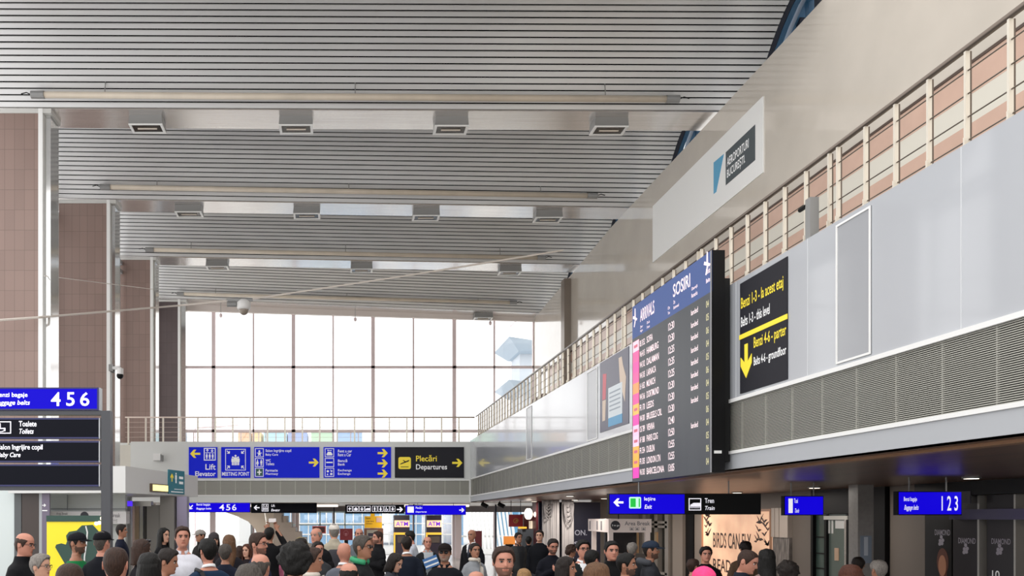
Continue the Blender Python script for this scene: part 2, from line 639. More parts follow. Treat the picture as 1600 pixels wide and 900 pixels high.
bbox('bridge_floor_slab', xa - 2, xb + .3, YB + .2, YB + 5.4, ZB_SOF + .02, ZB_TOP - .12, M_light_stone)
bbox('bridge_panel', Xp(172, YB + .3), xa - .08, YB + .25, YB + .4, Zp(800, YB), Zp(691, YB), M_bfascia)
mb = MB()
mb.box(xa, xb, YB + .1, YB + .14, ZB_GB, ZB_GT)
mb.mi = 1
for i in range(26):
    z = ZB_GB + (ZB_GT - ZB_GB) * (i + .5) / 26
    mb.box(xa, xb, YB + .02, YB + .05, z - .008, z + .008)
x = xa + .6
while x < xb:
    mb.box(x - .015, x + .015, YB + .01, YB + .055, ZB_GB, ZB_GT)
    x += .6
struct('bridge_grille', mb, [M_grille_dark, M_grille])

# soffits
bbox('balcony_soffit', XF + .02, 13, -2, 33.4, Z_SOF - .0, Z_SOF + .04, M_soffit)
bbox('bridge_soffit', -9.5, 12.5, YB + .2, YW - .3, ZB_SOF - .01, ZB_SOF + .03, mat('white_soffit', 'd9d0c4', .3))
mb = MB(); mb.box(XF + .35, XF + .5, 0, 33, Z_SOF - .03, Z_SOF)
struct('trim_12', mb, mat('copper_strip', 'a27a5c', .35, .3))


# ------------------------------------------------------------------ railings
def railing(name, label, posts, wires, handrail, foot, zf, zh, axis, m=None):
    m = m or M_rail
    t = thing(name, label, 'railing', foot)
    mb = MB(); mb.tube(handrail, .03, 10)
    mb.build('handrail', m, t, smooth=True)
    for k in range(1, wires + 1):
        dz = (zh - zf) * (1 - k / (wires + 1))
        mb = MB(); mb.tube([(p[0], p[1], p[2] - (zh - zf) + dz) for p in handrail], .0065, 6)
        mb.build('rail_wire', m, t)
    return t

zh = H0 + 4.09
ys = [Yx(p, XR) for p in (1579, 1511, 1452, 1400, 1353, 1310, 1296.5)]
y = ys[-1]
k = 0
while y < YB - .4:
    k += 1
    y += .47 if k % 8 else .12
    ys.append(y)
rail_b = railing('balcony_railing', 'long stainless railing with cream posts along the balcony edge', None, 4,
                 [(XR, -1, zh), (XR, YB + .25, zh)], (XR, 8, Z_TOP), Z_TOP - .02, zh, 'y')
for y in ys:
    mb = MB(); mb.box(XR - .021, XR + .017, y - .012, y + .012, Z_TOP - .1, zh - .03)
    p = mb.build('post', M_post, rail_b)
    mb = MB(); mb.box(XR - .046, XR - .008, y - .03, y - .013, Z_TOP - .12, Z_TOP + .2)
    mb.build('post_base', M_post, p)
    mb = MB(); mb.box(XR + .018, XR + .036, y - .008, y + .012, Z_TOP - .1, zh - .03)
    mb.build('post_back', M_rail, p)
zh2 = Zp(651, YB)
rail_c = railing('bridge_railing', 'stainless railing with five bars across the bridge in front of the glass wall', None, 4,
                 [(Xp(193, YB), YB + .25, zh2), (XR - .06, YB + .25, zh2)], (0, YB + .25, ZB_TOP), ZB_TOP, zh2, 'x', mat('bridge_rail_tube', 'd2c0b4', .35))
px = 198.
while px < 740:
    x = Xp(px, YB)
    mb = MB(); mb.box(x - .03, x + .03, YB + .22, YB + .28, ZB_TOP - .1, zh2 - .02)
    mb.build('post', M_post, rail_c)
    px += 27.4


# ------------------------------------------------------------------ beam lamps and long tubes
lamps = [(1, (227, 462, 706, 956), 53), (2, (293.5, 479, 666.5, 858.5), 42), (3, (338.5, 565, 798), 34.5), (4, (756,), 29)]
order = ['first', 'second', 'third', 'fourth']
bname = ['', 'on the first beam', 'on the second beam', 'on the third beam', 'on the last beam before the glass wall']
M_lampbox = mat('lamp_casing', '8d8d8c', .4, .2)
M_lampin = mat('lamp_reflector', '4a4642', .2, .8)
M_lamptube = mat('unlit_tube', 'cfc3b6', .3)
for k, pxs, w in lamps:
    Y = BEAMS[k][0] + .3
    W = w * Y / F / 2
    for i, p in enumerate(pxs):
        x = Xp(p, Y)
        zt_ = tilt(k, x)
        lab = 'grey box floodlight, %s of %d counted from the piers, %s' % (order[i], len(pxs), bname[k])
        if len(pxs) == 1:
            lab = 'lone grey box floodlight on the last beam before the glass wall'
        t = thing('ceiling_floodlight', lab, 'ceiling light', (x, Y + .25, zt_), 'box floodlights under the beams')
        hgt = .24
        mb = MB()
        b = W
        tp = W * .96
        lo = [(x - b, Y, zt_ - hgt), (x + b, Y, zt_ - hgt), (x + b, Y + .55, zt_ - hgt), (x - b, Y + .55, zt_ - hgt)]
        hi = [(x - tp, Y, zt_), (x + tp, Y, zt_), (x + tp, Y + .55, zt_), (x - tp, Y + .55, zt_)]
        mb.hexa(lo, hi)
        mb.build('housing', M_lampbox, t)
        mb = MB()
        z = zt_ - hgt
        mb.box(x - b, x - b + .07, Y, Y + .55, z - .03, z)
        mb.box(x + b - .07, x + b, Y, Y + .55, z - .03, z)
        mb.box(x - b + .07, x + b - .07, Y + .47, Y + .55, z - .03, z)
        mb.box(x - b + .07, x + b - .07, Y, Y + .04, z - .03, z)
        mb.build('rim', M_white, t)
        mb = MB(); mb.box(x - b + .07, x + b - .07, Y + .04, Y + .47, z - .012, z - .002)
        rf = mb.build('reflector', M_lampin, t)
        mb = MB(); mb.tube([(x - b + .2, Y + .26, z - .02), (x + b - .2, Y + .26, z - .02)], .025, 8)
        mb.build('lamp_bulb', M_lamptube, rf)
M_tube = mat('cream_tube', 'cbbfae', .3, noise_amt=.08, noise_scale=1.5, stretch=(1, .1, .1))
for k, (pa, ya, pb, yb) in enumerate(((40, 148, 1070, 155), (150, 292, 940, 306), (222, 390, 858, 403), (272, 459, 812, 473))):
    Y = BEAMS[k + 1][0] - .45
    A = Vector((Xp(pa, Y), Y, Zp(ya, Y)))
    B = Vector((Xp(pb, Y), Y, Zp(yb, Y)))
    t = thing('strip_light', 'long cream light tube in front of the %s' % ['first beam', 'second beam', 'third beam', 'last beam before the glass wall'][k],
              'strip light', (A + B) / 2, 'long tubes along the beams')
    d = (B - A).normalized()
    mb = MB(); mb.tube([A + d * .45, B - d * .45], .085, 12)
    mb.build('tube', M_tube, t, smooth=True)
    for e, s_ in ((A, 1), (B, -1)):
        mb = MB(); mb.tube([e + d * s_ * .15, e + d * s_ * .5], .1, 12)
        cp = mb.build('end_cap', M_lampbox, t)
        mb = MB(); mb.tube([e + d * s_ * .15, e + d * s_ * .02 + Vector((0, 0, .06)), e - d * s_ * .12 + Vector((0, .0, .02))], .014, 6)
        mb.build('wire', M_black, cp)
    for s_ in (.12, .5, .88):
        p = A.lerp(B, s_)
        mb = MB(); mb.tube([p, p + Vector((0, .1, .5 if k else .6))], .012, 6)
        mb.build('hanger', M_lampbox, t)
# ------------------------------------------------------------------ signs
def slab(t, sf, u0, u1, v0, v1, d0, d1, m, name='panel', r=0):
    mb = MB()
    if r:
        mb.rrect(sf, u0, u1, v0, v1, d0, d1, r)
    else:
        mb.rect(sf, u0, u1, v0, v1, d0, d1)
    return mb.build(name, m, t)


def words(t, sf, items, m, d=.012, name='lettering'):
    """items: (text, u0, u1, v0, v1[, italic])"""
    for it in items:
        mb = MB()
        mb.text(sf, it[0], it[1], it[2], it[3], it[4], d, it[5] if len(it) > 5 else False)
        o = mb.build(name, m, t)
    return o


class Fr:
    """measures on a sign facing the hall at distance Y, read in picture measure"""
    def __init__(s, Y): s.Y, s.sf = Y, front(Y)
    def b(s, x0, y0, x1, y1): return Xp(x0, s.Y), Xp(x1, s.Y), Zp(y1, s.Y), Zp(y0, s.Y)
    def k(s, n): return n * s.Y / F


def icon(mb, fr, x0, y0, x1, y1, kind, d0=.01, d1=.014):
    """pictogram with a rounded frame; kind picks the drawing"""
    u0, u1, v0, v1 = fr.b(x0, y0, x1, y1)
    w, h = u1 - u0, v1 - v0
    sf = fr.sf
    t = min(w, h) * .07
    mb.outline(sf, u0, u1, v0, v1, d0, d1, t)
    c = (u0 + u1) / 2
    if kind == 'wheelchair':
        mb.disc(sf, c - .1 * w, v0 + .78 * h, .08 * h, d0, d1)
        mb.rect(sf, c - .17 * w, c - .05 * w, v0 + .42 * h, v0 + .7 * h, d0, d1)
        mb.rect(sf, c - .1 * w, c + .18 * w, v0 + .38 * h, v0 + .46 * h, d0, d1)
        mb.rect(sf, c + .12 * w, c + .2 * w, v0 + .2 * h, v0 + .46 * h, d0, d1)
        for k in range(10):
            a = math.radians(120 + k * 22)
            mb.disc(sf, c - .06 * w + .2 * w * math.cos(a), v0 + .32 * h + .17 * h * math.sin(a), .045 * h, d0, d1, 6)
    elif kind == 'lift':
        for q in (-.25, 0, .25):
            mb.figure(sf, c + q * w, v0 + .12 * h, .45 * h, d0, d1)
        mb.rect(sf, u0 + .12 * w, u1 - .12 * w, v0 + .6 * h, v0 + .64 * h, d0, d1)
        mb.arrow(sf, c - .2 * w, v0 + .8 * h, .13 * h, d0, d1, PI / 2)
        mb.arrow(sf, c + .2 * w, v0 + .8 * h, .13 * h, d0, d1, -PI / 2)
    elif kind == 'toilets':
        mb.figure(sf, c - .22 * w, v0 + .15 * h, .7 * h, d0, d1, True)
        mb.figure(sf, c + .22 * w, v0 + .15 * h, .7 * h, d0, d1)
    elif kind == 'baby':
        mb.disc(sf, c, v0 + .68 * h, .11 * h, d0, d1)
        mb.disc(sf, c, v0 + .42 * h, .16 * w, d0, d1)
        mb.rect(sf, c - .3 * w, c + .3 * w, v0 + .44 * h, v0 + .5 * h, d0, d1)
        mb.disc(sf, c - .1 * w, v0 + .22 * h, .07 * w, d0, d1)
        mb.disc(sf, c + .1 * w, v0 + .22 * h, .07 * w, d0, d1)
    elif kind == 'cross':
        mb.rect(sf, c - .06 * w, c + .06 * w, v0 + .2 * h, v0 + .8 * h, d0, d1)
        mb.rect(sf, c - .25 * w, c + .25 * w, v0 + .45 * h, v0 + .57 * h, d0, d1)
    elif kind == 'car':
        mb.rrect(sf, c - .32 * w, c + .32 * w, v0 + .2 * h, v0 + .42 * h, d0, d1, .04 * w)
        mb.prism(sf, [(c - .26 * w, v0 + .42 * h), (c + .26 * w, v0 + .42 * h), (c + .18 * w, v0 + .6 * h), (c - .18 * w, v0 + .6 * h)], d0, d1)
        mb.disc(sf, c - .15 * w, v0 + .76 * h, .07 * w, d0, d1)
        mb.rect(sf, c - .05 * w, c + .25 * w, v0 + .73 * h, v0 + .79 * h, d0, d1)
    elif kind == 'bank':
        mb.rect(sf, u0 + .15 * w, u1 - .15 * w, v0 + .44 * h, v0 + .58 * h, d0, d1)
    elif kind == 'exchange':
        mb.disc(sf, c - .18 * w, v0 + .62 * h, .13 * w, d0, d1)
        mb.arrow(sf, c + .2 * w, v0 + .66 * h, .16 * h, d0, d1, -PI / 4)
        mb.rect(sf, c + .08 * w, c + .32 * w, v0 + .2 * h, v0 + .42 * h, d0, d1)
        mb.disc(sf, c - .2 * w, v0 + .27 * h, .08 * w, d0, d1)
    elif kind == 'train':
        mb.prism(sf, [(u0 + .1 * w, v0 + .3 * h), (u1 - .08 * w, v0 + .3 * h), (u1 - .08 * w, v0 + .62 * h), (u0 + .4 * w, v0 + .62 * h), (u0 + .16 * w, v0 + .48 * h)], d0, d1)
        mb.rect(sf, u0 + .1 * w, u1 - .08 * w, v0 + .2 * h, v0 + .24 * h, d0, d1)
    elif kind == 'man':
        mb.figure(sf, c, v0 + .1 * h, .8 * h, d0, d1)
    elif kind == 'woman':
        mb.figure(sf, c, v0 + .1 * h, .8 * h, d0, d1, True)
    elif kind == 'bag':
        mb.rrect(sf, c - .28 * w, c + .28 * w, v0 + .2 * h, v0 + .6 * h, d0, d1, .05 * w)
        mb.outline(sf, c - .12 * w, c + .12 * w, v0 + .58 * h, v0 + .76 * h, d0, d1, .05 * w)


# --- totem with blades at the left
Y = 13.0
fr = Fr(Y); sf = fr.sf
M_post_dark = mat('charcoal_steel', '45464a', .4, .3)
t = thing('directory_totem', 'dark steel totem of black direction blades for toilets and baby care', 'sign', (Xp(80, Y), Y, 0))
for p0, p1 in ((157.5, 172), (-122, -108)):
    mb = MB(); mb.box(Xp(p0, Y), Xp(p1, Y), Y + .01, Y + .16, 0, Zp(641.5, Y))
    mb.build('post', M_post_dark, t)
for py0, py1 in ((641.5, 648), (758, 766)):
    mb = MB(); mb.box(Xp(-108, Y), Xp(157.5, Y), Y + .02, Y + .14, Zp(py1, Y), Zp(py0, Y))
    mb.build('crossbar', M_post_dark, t)
blades = [(653, 685.5), (689, 722.5), (725.5, 760)]
for i, (p0, p1) in enumerate(blades):
    u0, u1, v0, v1 = fr.b(-100, p0, 154.5, p1)
    bl = slab(t, sf, u0, u1, v0, v1, -.1, .0, M_sign_dark, 'blade')
    slab(bl, sf, u1 - .002, u1 + .016, v0, v1, -.1, .002, M_flange, 'edge_strip')
    mb = MB(); mb.rect(sf, u0, u1, v0, v0 + .025, -.002, .004); mb.rect(sf, u0, u1, v1 - .025, v1, -.002, .004)
    mb.build('blade_rim', mat('blue_rim', '191d55', .3), bl)
    if i == 0:
        mb = MB(); icon(mb, fr, -12, 658.5, 17.5, 677.5, 'wheelchair', .004, .008)
        mb.build('pictogram', M_letter, bl)
        words(bl, sf, [('Toalete', *fr.b(30, 658, 57.5, 666.5)), ('Toilets', *fr.b(30, 670, 53, 678), True)], M_letter)
    if i == 1:
        words(bl, sf, [('Salon îngrijire copil', *fr.b(-3, 694.5, 67, 705)), ('Baby Care', *fr.b(-3, 707, 32.5, 716.5), True)], M_letter)
# the lit blade is a thing standing on the totem's top bar
u0, u1, v0, v1 = fr.b(-95, 605.5, 156, 641)
t2 = thing('lit_belt_sign', 'lit blue box sign for baggage belts 4 5 6 on top of the totem', 'sign', ((u0 + u1) / 2, Y, v0))
slab(t2, sf, u0, u1, v0, v1, -.14, -.02, M_flange, 'casing')
slab(t2, sf, u0, u1 - .025, v0 + .012, v1 - .01, -.02, .0, M_blue_lit, 'screen')
mb = MB(); mb.outline(sf, u0, u1 - .02, v0, v1, -.01, .008, .022); mb.build('bezel', mat('deep_blue_bezel', '0c0b58', .3), t2)
words(t2, sf, [('4', *fr.b(80, 613, 95, 634.5)), ('5', *fr.b(104, 613, 117, 634.5)), ('6', *fr.b(125.5, 613, 140, 634.5)),
               ('Benzi bagaje', *fr.b(-6, 613.5, 43.5, 622.5)), ('Baggage belts', *fr.b(-8, 625.5, 47, 635), True)], M_letter)

# --- board signs on the bridge
fr = Fr(YB - .06); sf = fr.sf


def bridge_sign(x0, x1, label, m):
    u0, u1, v0, v1 = fr.b(x0, 698.5, x1, 746.5)
    t = thing('wall_sign', label, 'sign', ((u0 + u1) / 2, fr.Y, v0), 'sign boards along the bridge')
    slab(t, sf, u0, u1, v0, v1, -.05, 0, m, 'board')
    return t

D0, D1 = .001, .005
t = bridge_sign(295, 339.5, 'blue bridge sign with yellow arrow and lift pictogram reading Lift Elevator', M_blue_sign)
mb = MB(); u0, u1, v0, v1 = fr.b(297, 701, 313, 717); mb.arrow(sf, (u0 + u1) / 2, (v0 + v1) / 2, (u1 - u0) / 2, D0, D1, PI); mb.build('arrow', M_yellow, t)
mb = MB(); icon(mb, fr, 318.5, 700, 337, 719.5, 'lift', D0, D1); mb.build('pictogram', M_letter_soft, t)
words(t, sf, [('Lift', *fr.b(321, 725, 337, 734)), ('Elevator', *fr.b(305, 736.5, 337, 744))], M_letter_soft, D1)
t = bridge_sign(345.5, 391, 'blue bridge sign with four arrows round a huddle of figures reading MEETING POINT', M_blue_sign)
mb = MB()
u0, u1, v0, v1 = fr.b(352, 701.5, 384, 735)
mb.outline(sf, u0, u1, v0, v1, D0, D1, .025)
w, h, c = u1 - u0, v1 - v0, (u0 + u1) / 2
for q, hh in ((-.13, .42), (.13, .42), (0, .5)):
    mb.figure(sf, c + q * w, v0 + .24 * h, hh * h, D0, D1)
for a, b, an in ((.15, .85, -45), (.85, .85, -135), (.15, .15, 45), (.85, .15, 135)):
    mb.arrow(sf, u0 + a * w, v0 + b * h, .1 * w, D0, D1, math.radians(an))
mb.build('pictogram', M_letter_soft, t)
words(t, sf, [('MEETING POINT', *fr.b(347, 737.5, 389.5, 743.5))], M_letter_soft, D1)
t = bridge_sign(397, 499, 'long blue bridge sign listing baby care, toilets and pharmacy with one yellow arrow', M_blue_sign)
mb = MB(); u0, u1, v0, v1 = fr.b(482.5, 714, 498, 731.5); mb.arrow(sf, (u0 + u1) / 2, (v0 + v1) / 2, (u1 - u0) / 2, D0, D1, 0); mb.build('arrow', M_yellow, t)
for i, kd in enumerate(('baby', 'toilets', 'cross')):
    mb = MB(); icon(mb, fr, 398.5, 700.5 + i * 15.3, 412, 714.3 + i * 15.3, kd, D0, D1); p = mb.build('pictogram', M_letter_soft, t)
    if kd == 'cross':
        slab(p, sf, *fr.b(400, 732.5, 410.5, 743.5), .0, .0009, mat('green_tile', '1d5a45', .4), 'green_field')
words(t, sf, [('Salon îngrijire copil', *fr.b(415, 702, 455, 707.5)), ('Baby Care', *fr.b(415, 708.5, 434.5, 713)), ('WC', *fr.b(415, 717.5, 423, 721.5)),
              ('Toilets', *fr.b(415, 722.5, 428.5, 727)), ('Farmacie', *fr.b(415, 733, 434, 737)), ('Pharmacy', *fr.b(415, 738.5, 434.5, 743))], M_letter_soft, D1)
t = bridge_sign(505.5, 611, 'long blue bridge sign for car rental, bank and exchange with three stacked yellow arrows', M_blue_sign)
for i in range(3):
    mb = MB(); u0, u1, v0, v1 = fr.b(590, 700 + i * 16, 606, 716 + i * 16)
    mb.arrow(sf, (u0 + u1) / 2, (v0 + v1) / 2, (u1 - u0) / 2, D0, D1, 0); mb.build('arrow', M_yellow, t)
for i, kd in enumerate(('car', 'bank', 'exchange')):
    mb = MB(); icon(mb, fr, 507.5, 700.5 + i * 15.3, 522, 714.3 + i * 15.3, kd, D0, D1); mb.build('pictogram', M_letter_soft, t)
words(t, sf, [('Rent a car', *fr.b(528, 702.5, 550, 707)), ('Rent a Car', *fr.b(528, 708, 548.5, 713)), ('Bancă', *fr.b(528, 717.5, 542.5, 722)),
              ('Bank', *fr.b(528, 723.5, 539, 727.5)), ('Exchange', *fr.b(528, 733, 549.5, 737.5)), ('Exchange', *fr.b(528, 738.5, 547.5, 743))], M_letter_soft, D1)
t = bridge_sign(617, 725, 'charcoal bridge sign with yellow plane square reading Plecări Departures', M_sign_black)
mb = MB(); u0, u1, v0, v1 = fr.b(706.5, 715, 722.5, 731.5); mb.arrow(sf, (u0 + u1) / 2, (v0 + v1) / 2, (u1 - u0) / 2, D0, D1, 0); mb.build('arrow', M_yellow, t)
pl = slab(t, sf, *fr.b(622.5, 714, 642, 733), D0, D1, M_yellow, 'plane_square', r=.08)
mb = MB(); u0, u1, v0, v1 = fr.b(624.5, 718, 640, 730)
w, h = u1 - u0, v1 - v0
mb.prism(sf, [(u0, v0 + .35 * h), (u0 + .15 * w, v0 + .38 * h), (u0 + .9 * w, v0 + .75 * h), (u1, v0 + .95 * h), (u0 + .85 * w, v0 + .9 * h), (u0 + .12 * w, v0 + .5 * h)], D1, D1 + .003)
mb.prism(sf, [(u0 + .3 * w, v0 + .9 * h), (u0 + .4 * w, v0 + .92 * h), (u0 + .7 * w, v0 + .68 * h), (u0 + .55 * w, v0 + .62 * h)], D1, D1 + .003)
mb.rect(sf, u0 + .1 * w, u1 - .1 * w, v0, v0 + .08 * h, D1, D1 + .003)
mb.build('plane_pictogram', M_sign_black, pl)
words(t, sf, [('Plecări', *fr.b(650, 711, 682.5, 721))], M_yellow, D1)
words(t, sf, [('Departures', *fr.b(650, 725.5, 698.5, 736))], M_letter_soft, D1)


# --- lit signs hung under the bridge and the balcony
def hung_sign(Y, x0, y0, x1, y1, label, split, top_z, lettering, icons=(), rods=True, faces=(M_blue_lit, M_sign_dark)):
    fr = Fr(Y); sf = fr.sf
    u0, u1, v0, v1 = fr.b(x0, y0, x1, y1)
    t = thing('hanging_sign', label, 'sign', ((u0 + u1) / 2, Y, v0), 'lit signs hung under the balconies')
    slab(t, sf, u0 - .015, u1 + .015, v0 - .015, v1 + .015, -.12, -.01, M_black, 'casing')
    if split is None:
        slab(t, sf, u0, u1, v0, v1, -.01, 0, faces[0], 'face')
    else:
        s = Xp(split, Y)
        slab(t, sf, u0, s, v0, v1, -.01, 0, faces[0], 'face')
        slab(t, sf, s, u1, v0, v1, -.01, 0, faces[1], 'face')
    if lettering:
        words(t, sf, [(a[0], *fr.b(*a[1:5])) + tuple(a[5:6]) for a in lettering], M_letter, .004)
    for ic in icons:
        mb = MB()
        if ic[0] == 'arrow':
            a, b, c, d = fr.b(*ic[1:5])
            mb.arrow(sf, (a + b) / 2, (c + d) / 2, (b - a) / 2, .001, .005, math.radians(ic[5]))
            mb.build('arrow', M_letter, t)
        elif ic[0] == 'white':
            mb.rect(sf, *fr.b(*ic[1:5]), .001, .004)
            mb.build('white_field', M_letter, t)
        elif ic[0] == 'green':
            a, b, c, d = fr.b(*ic[1:5])
            mb.rrect(sf, a, b, c, d, .001, .004, (b - a) * .1)
            g = mb.build('exit_pictogram', mat('pale_green_light', 'bff0dc', .4, emit=.7), t)
            mb = MB(); w = b - a
            mb.rect(sf, a + .1 * w, a + .55 * w, c + .12 * w, d - .12 * w, .004, .007); mb.rect(sf, b - .2 * w, b - .1 * w, c + .12 * w, d - .12 * w, .004, .007)
            mb.build('green_field', mat('green_light', '14b43c', .4, emit=.7), g)
        else:
            icon(mb, fr, *ic[1:5], ic[0], .001, .005)
            mb.build('pictogram', M_letter, t)
    if rods and top_z - v1 > .03:
        for q in (.2, .8):
            x = u0 + (u1 - u0) * q
            mb = MB(); mb.tube([(x, Y + .06, v1), (x, Y + .06, top_z)], .012, 6)
            mb.build('rod', M_lampbox, t)
    return t

zs = ZB_SOF - .01
hung_sign(34.4, 292, 785.5, 390.2, 800, 'lit sign under the bridge with blue field 4 5 6', None, zs,
          [('4', 342.5, 788, 350.5, 797.5), ('5', 353.5, 788, 360, 797.5), ('6', 362.5, 788, 369.5, 797.5), ('Benzi bagaje', 307, 786.5, 328.5, 791), ('Baggage belts', 307, 793, 330, 797, True)],
          [('arrow', 294, 787.5, 302.5, 797.5, -135)])
hung_sign(34.4, 392.9, 786, 494.5, 801, 'black sign under the bridge with white arrow and lift pictogram', None, zs,
          [('Lift', 424, 788, 429.5, 792), ('Elevator', 424, 795, 437.5, 799, True)], [('arrow', 396.5, 788, 405.5, 798.5, 180), ('lift', 409, 787.5, 419.5, 799)], faces=(M_sign_dark, M_sign_dark))
hung_sign(34.4, 540, 789, 631.2, 802, 'black sign under the bridge with a row of boxed pictograms and arrow', None, zs, [],
          [('cross', 542.5, 790.5, 550.5, 799.5), ('bag', 551.5, 790.5, 560.5, 799.5), ('baby', 561.5, 790.5, 569.5, 799.5), ('train', 570, 790.5, 579, 799.5),
           ('man', 581.5, 790.5, 589.5, 799.5), ('woman', 590.5, 790.5, 599, 799.5), ('wheelchair', 600, 790.5, 608.5, 799.5), ('baby', 609.5, 790.5, 617.5, 799.5), ('arrow', 620, 791, 629.5, 801, 0)],
          faces=(M_sign_dark, M_sign_dark))
hung_sign(34.4, 633.9, 790, 727.5, 804, 'lit blue sign under the bridge with white plane field and arrow beside the spotlights', None, zs,
          [('Plecări', 649.5, 791.5, 659.5, 795), ('Departures', 649.5, 798.5, 666.5, 801.5, True)], [('white', 636.5, 791.5, 646.5, 801), ('arrow', 717.5, 792.5, 725.5, 801.5, 0)])
hung_sign(14.6, 953, 772.5, 1188, 802.5, 'wide lit sign for exit and train hung under the balcony', 1069.5, Z_SOF,
          [('Ieșire', 1006.5, 776.5, 1024, 784), ('Exit', 1007.5, 788.5, 1018.5, 795, True), ('Tren', 1101, 778.5, 1115.5, 786), ('Train', 1101, 790.5, 1116.5, 797, True)],
          [('arrow', 958.5, 777, 974, 793, 180), ('green', 983, 776.5, 1001.5, 794.5), ('train', 1076, 778.5, 1095.5, 797.5)], faces=(M_blue_lit, M_black))
hung_sign(15.2, 1227, 776, 1286, 804, 'small lit blue sign for taxis beside the dark doorway', None, Z_SOF,
          [('Taxi', 1240.5, 779, 1246.5, 786), ('Taxis', 1241.5, 794.5, 1248.5, 801, True)], [('white', 1232, 779, 1238.5, 801.5)])
hung_sign(13.2, 1405, 769, 1502, 803.5, 'lit blue sign for baggage belts 1 2 3 over the dark shop', None, Z_SOF,
          [('1 2 3', 1471, 775, 1496.5, 798), ('Benzi bagaje', 1412, 776.5, 1432.5, 785), ('Baggage belts', 1413, 789, 1435, 799, True)])

# --- yellow and black belt sign on the fascia
sf = side(XF - .005)


def sx(p, X=XF): return -Yx(p, X)
def sz(p, py, X=XF): return Zp(py, Yx(p, X))

u0, u1 = sx(1157.5), sx(1231.5)
v1, v0 = sz(1231.5, 400.5), sz(1231.5, 592.5)
t = thing('belt_direction_sign', 'tall charcoal wall sign with yellow arrow for belts 4-6 on the balcony fascia', 'sign', (XF, -u0, v0))
slab(t, sf, u0, u1, v0, v1, -.02, .006, M_sign_black, 'board')
vh = v1 - v0
mid = (sz(1231, 491) + sz(1231, 498)) / 2
slab(t, sf, u0 - .01, u1 + .005, mid - .03, mid + .03, .004, .012, M_yellow, 'dividing_line')
uu = u1 - u0
words(t, sf, [('Benzi 1-3 - la acest etaj', u0 + .03 * uu, u0 + .93 * uu, v0 + vh * .735, v0 + vh * .865), ('Benzi 4-6 - parter', u0 + .32 * uu, u0 + .985 * uu, v0 + vh * .335, v0 + vh * .46)], M_yellow, .009)
words(t, sf, [('Belts 1-3 - this level', u0 + .03 * uu, u0 + .66 * uu, v0 + vh * .60, v0 + vh * .69), ('Belts 4-6 - groundfloor', u0 + .32 * uu, u0 + .985 * uu, v0 + vh * .185, v0 + vh * .285)], M_letter_soft, .009)
mb = MB()
ac = u0 + .15 * uu
aw = .125 * uu
ab, at_ = v0 + .125 * vh, v0 + .43 * vh
mb.prism(sf, [(ac - .28 * aw, at_), (ac - .28 * aw, ab + .14 * vh), (ac - aw, ab + .2 * vh), (ac - aw, ab + .12 * vh), (ac, ab), (ac + aw, ab + .12 * vh), (ac + aw, ab + .2 * vh), (ac + .28 * aw, ab + .14 * vh), (ac + .28 * aw, at_)], .004, .012)
mb.build('arrow', M_yellow, t)

# --- arrivals board
XB = 4.9
yn, yf = 11.0, 14.0
zb0, zb1 = H0 + .60, H0 + 3.54
t = thing('arrivals_board', 'large black arrivals board with coloured airline tiles standing off the balcony fascia', 'display board', (XB, 12.5, zb0))
mb = MB(); mb.box(XB + .012, XB + .175, yn, yf, zb0, zb1)
cas = mb.build('casing', M_black, t)
mb = MB(); mb.box(XB + .175, XF, yn + .08, yf - .08, zb0 + .15, zb1 - .35)  # near-black block paints in the shadowed gap between board and fascia
mb.build('gap_shadow_mount', mat('gap_shadow_black', '050506', .8), t)
mb = MB(); mb.rect(front(yn), XB + .03, XB + .13, Zp(708.5, yn), Zp(704, yn), .0, .003)
mb.build('white_label', M_white, cas)
sf = side(XB)
M_board = mat('board_face', '4a4d51', .4, emit=.1, spec=.3, noise_amt=.05, noise_scale=1.5, stretch=(1, 3, .3))
M_head = mat('board_header', '4a5c8c', .5, emit=.2, spec=.2)
hb = .185 * (zb1 - zb0)
slab(t, sf, -yf, -yn, zb0, zb1 - hb, -.012, 0, M_board, 'screen')
hd = slab(t, sf, -yf, -yn - .0, zb1 - hb, zb1, -.012, .0, M_head, 'header')
mb = MB(); mb.rect(sf, -yn - .03, -yn, zb0, zb1, -.012, .006); mb.build('edge_strip', mat('board_edge', '8f8f92', .4), t)
W_, H_ = yf - yn, zb1 - zb0


def bu(a): return -yf + a * W_            # a: 0 far edge .. 1 near edge
def bz(b): return zb0 + b * H_

M_boardtext = mat('board_lettering', 'efd9dd', .5, emit=.6)
words(t, sf, [('ARRIVALS', bu(.125), bu(.33), bz(.885), bz(.955)), ('SOSIRI', bu(.575), bu(.775), bz(.90), bz(.965)),
              ('Zbor', bu(.125), bu(.165), bz(.85), bz(.863)), ('Flight', bu(.125), bu(.165), bz(.825), bz(.84)), ('De la', bu(.225), bu(.265), bz(.85), bz(.865)), ('From', bu(.225), bu(.265), bz(.825), bz(.84)),
              ('Ora', bu(.51), bu(.535), bz(.855), bz(.872)), ('Time', bu(.51), bu(.535), bz(.83), bz(.845)), ('Ora', bu(.58), bu(.60), bz(.865), bz(.885)), ('Estimated', bu(.58), bu(.645), bz(.84), bz(.855)),
              ('Observații', bu(.79), bu(.855), bz(.87), bz(.89)), ('Remarks', bu(.79), bu(.855), bz(.84), bz(.86)), ('Banda', bu(.945), bu(.985), bz(.905), bz(.93)), ('Belts', bu(.945), bu(.985), bz(.865), bz(.885))], M_boardtext, .003)
mb = MB()                                    # landing plane pictograms at both ends of the header
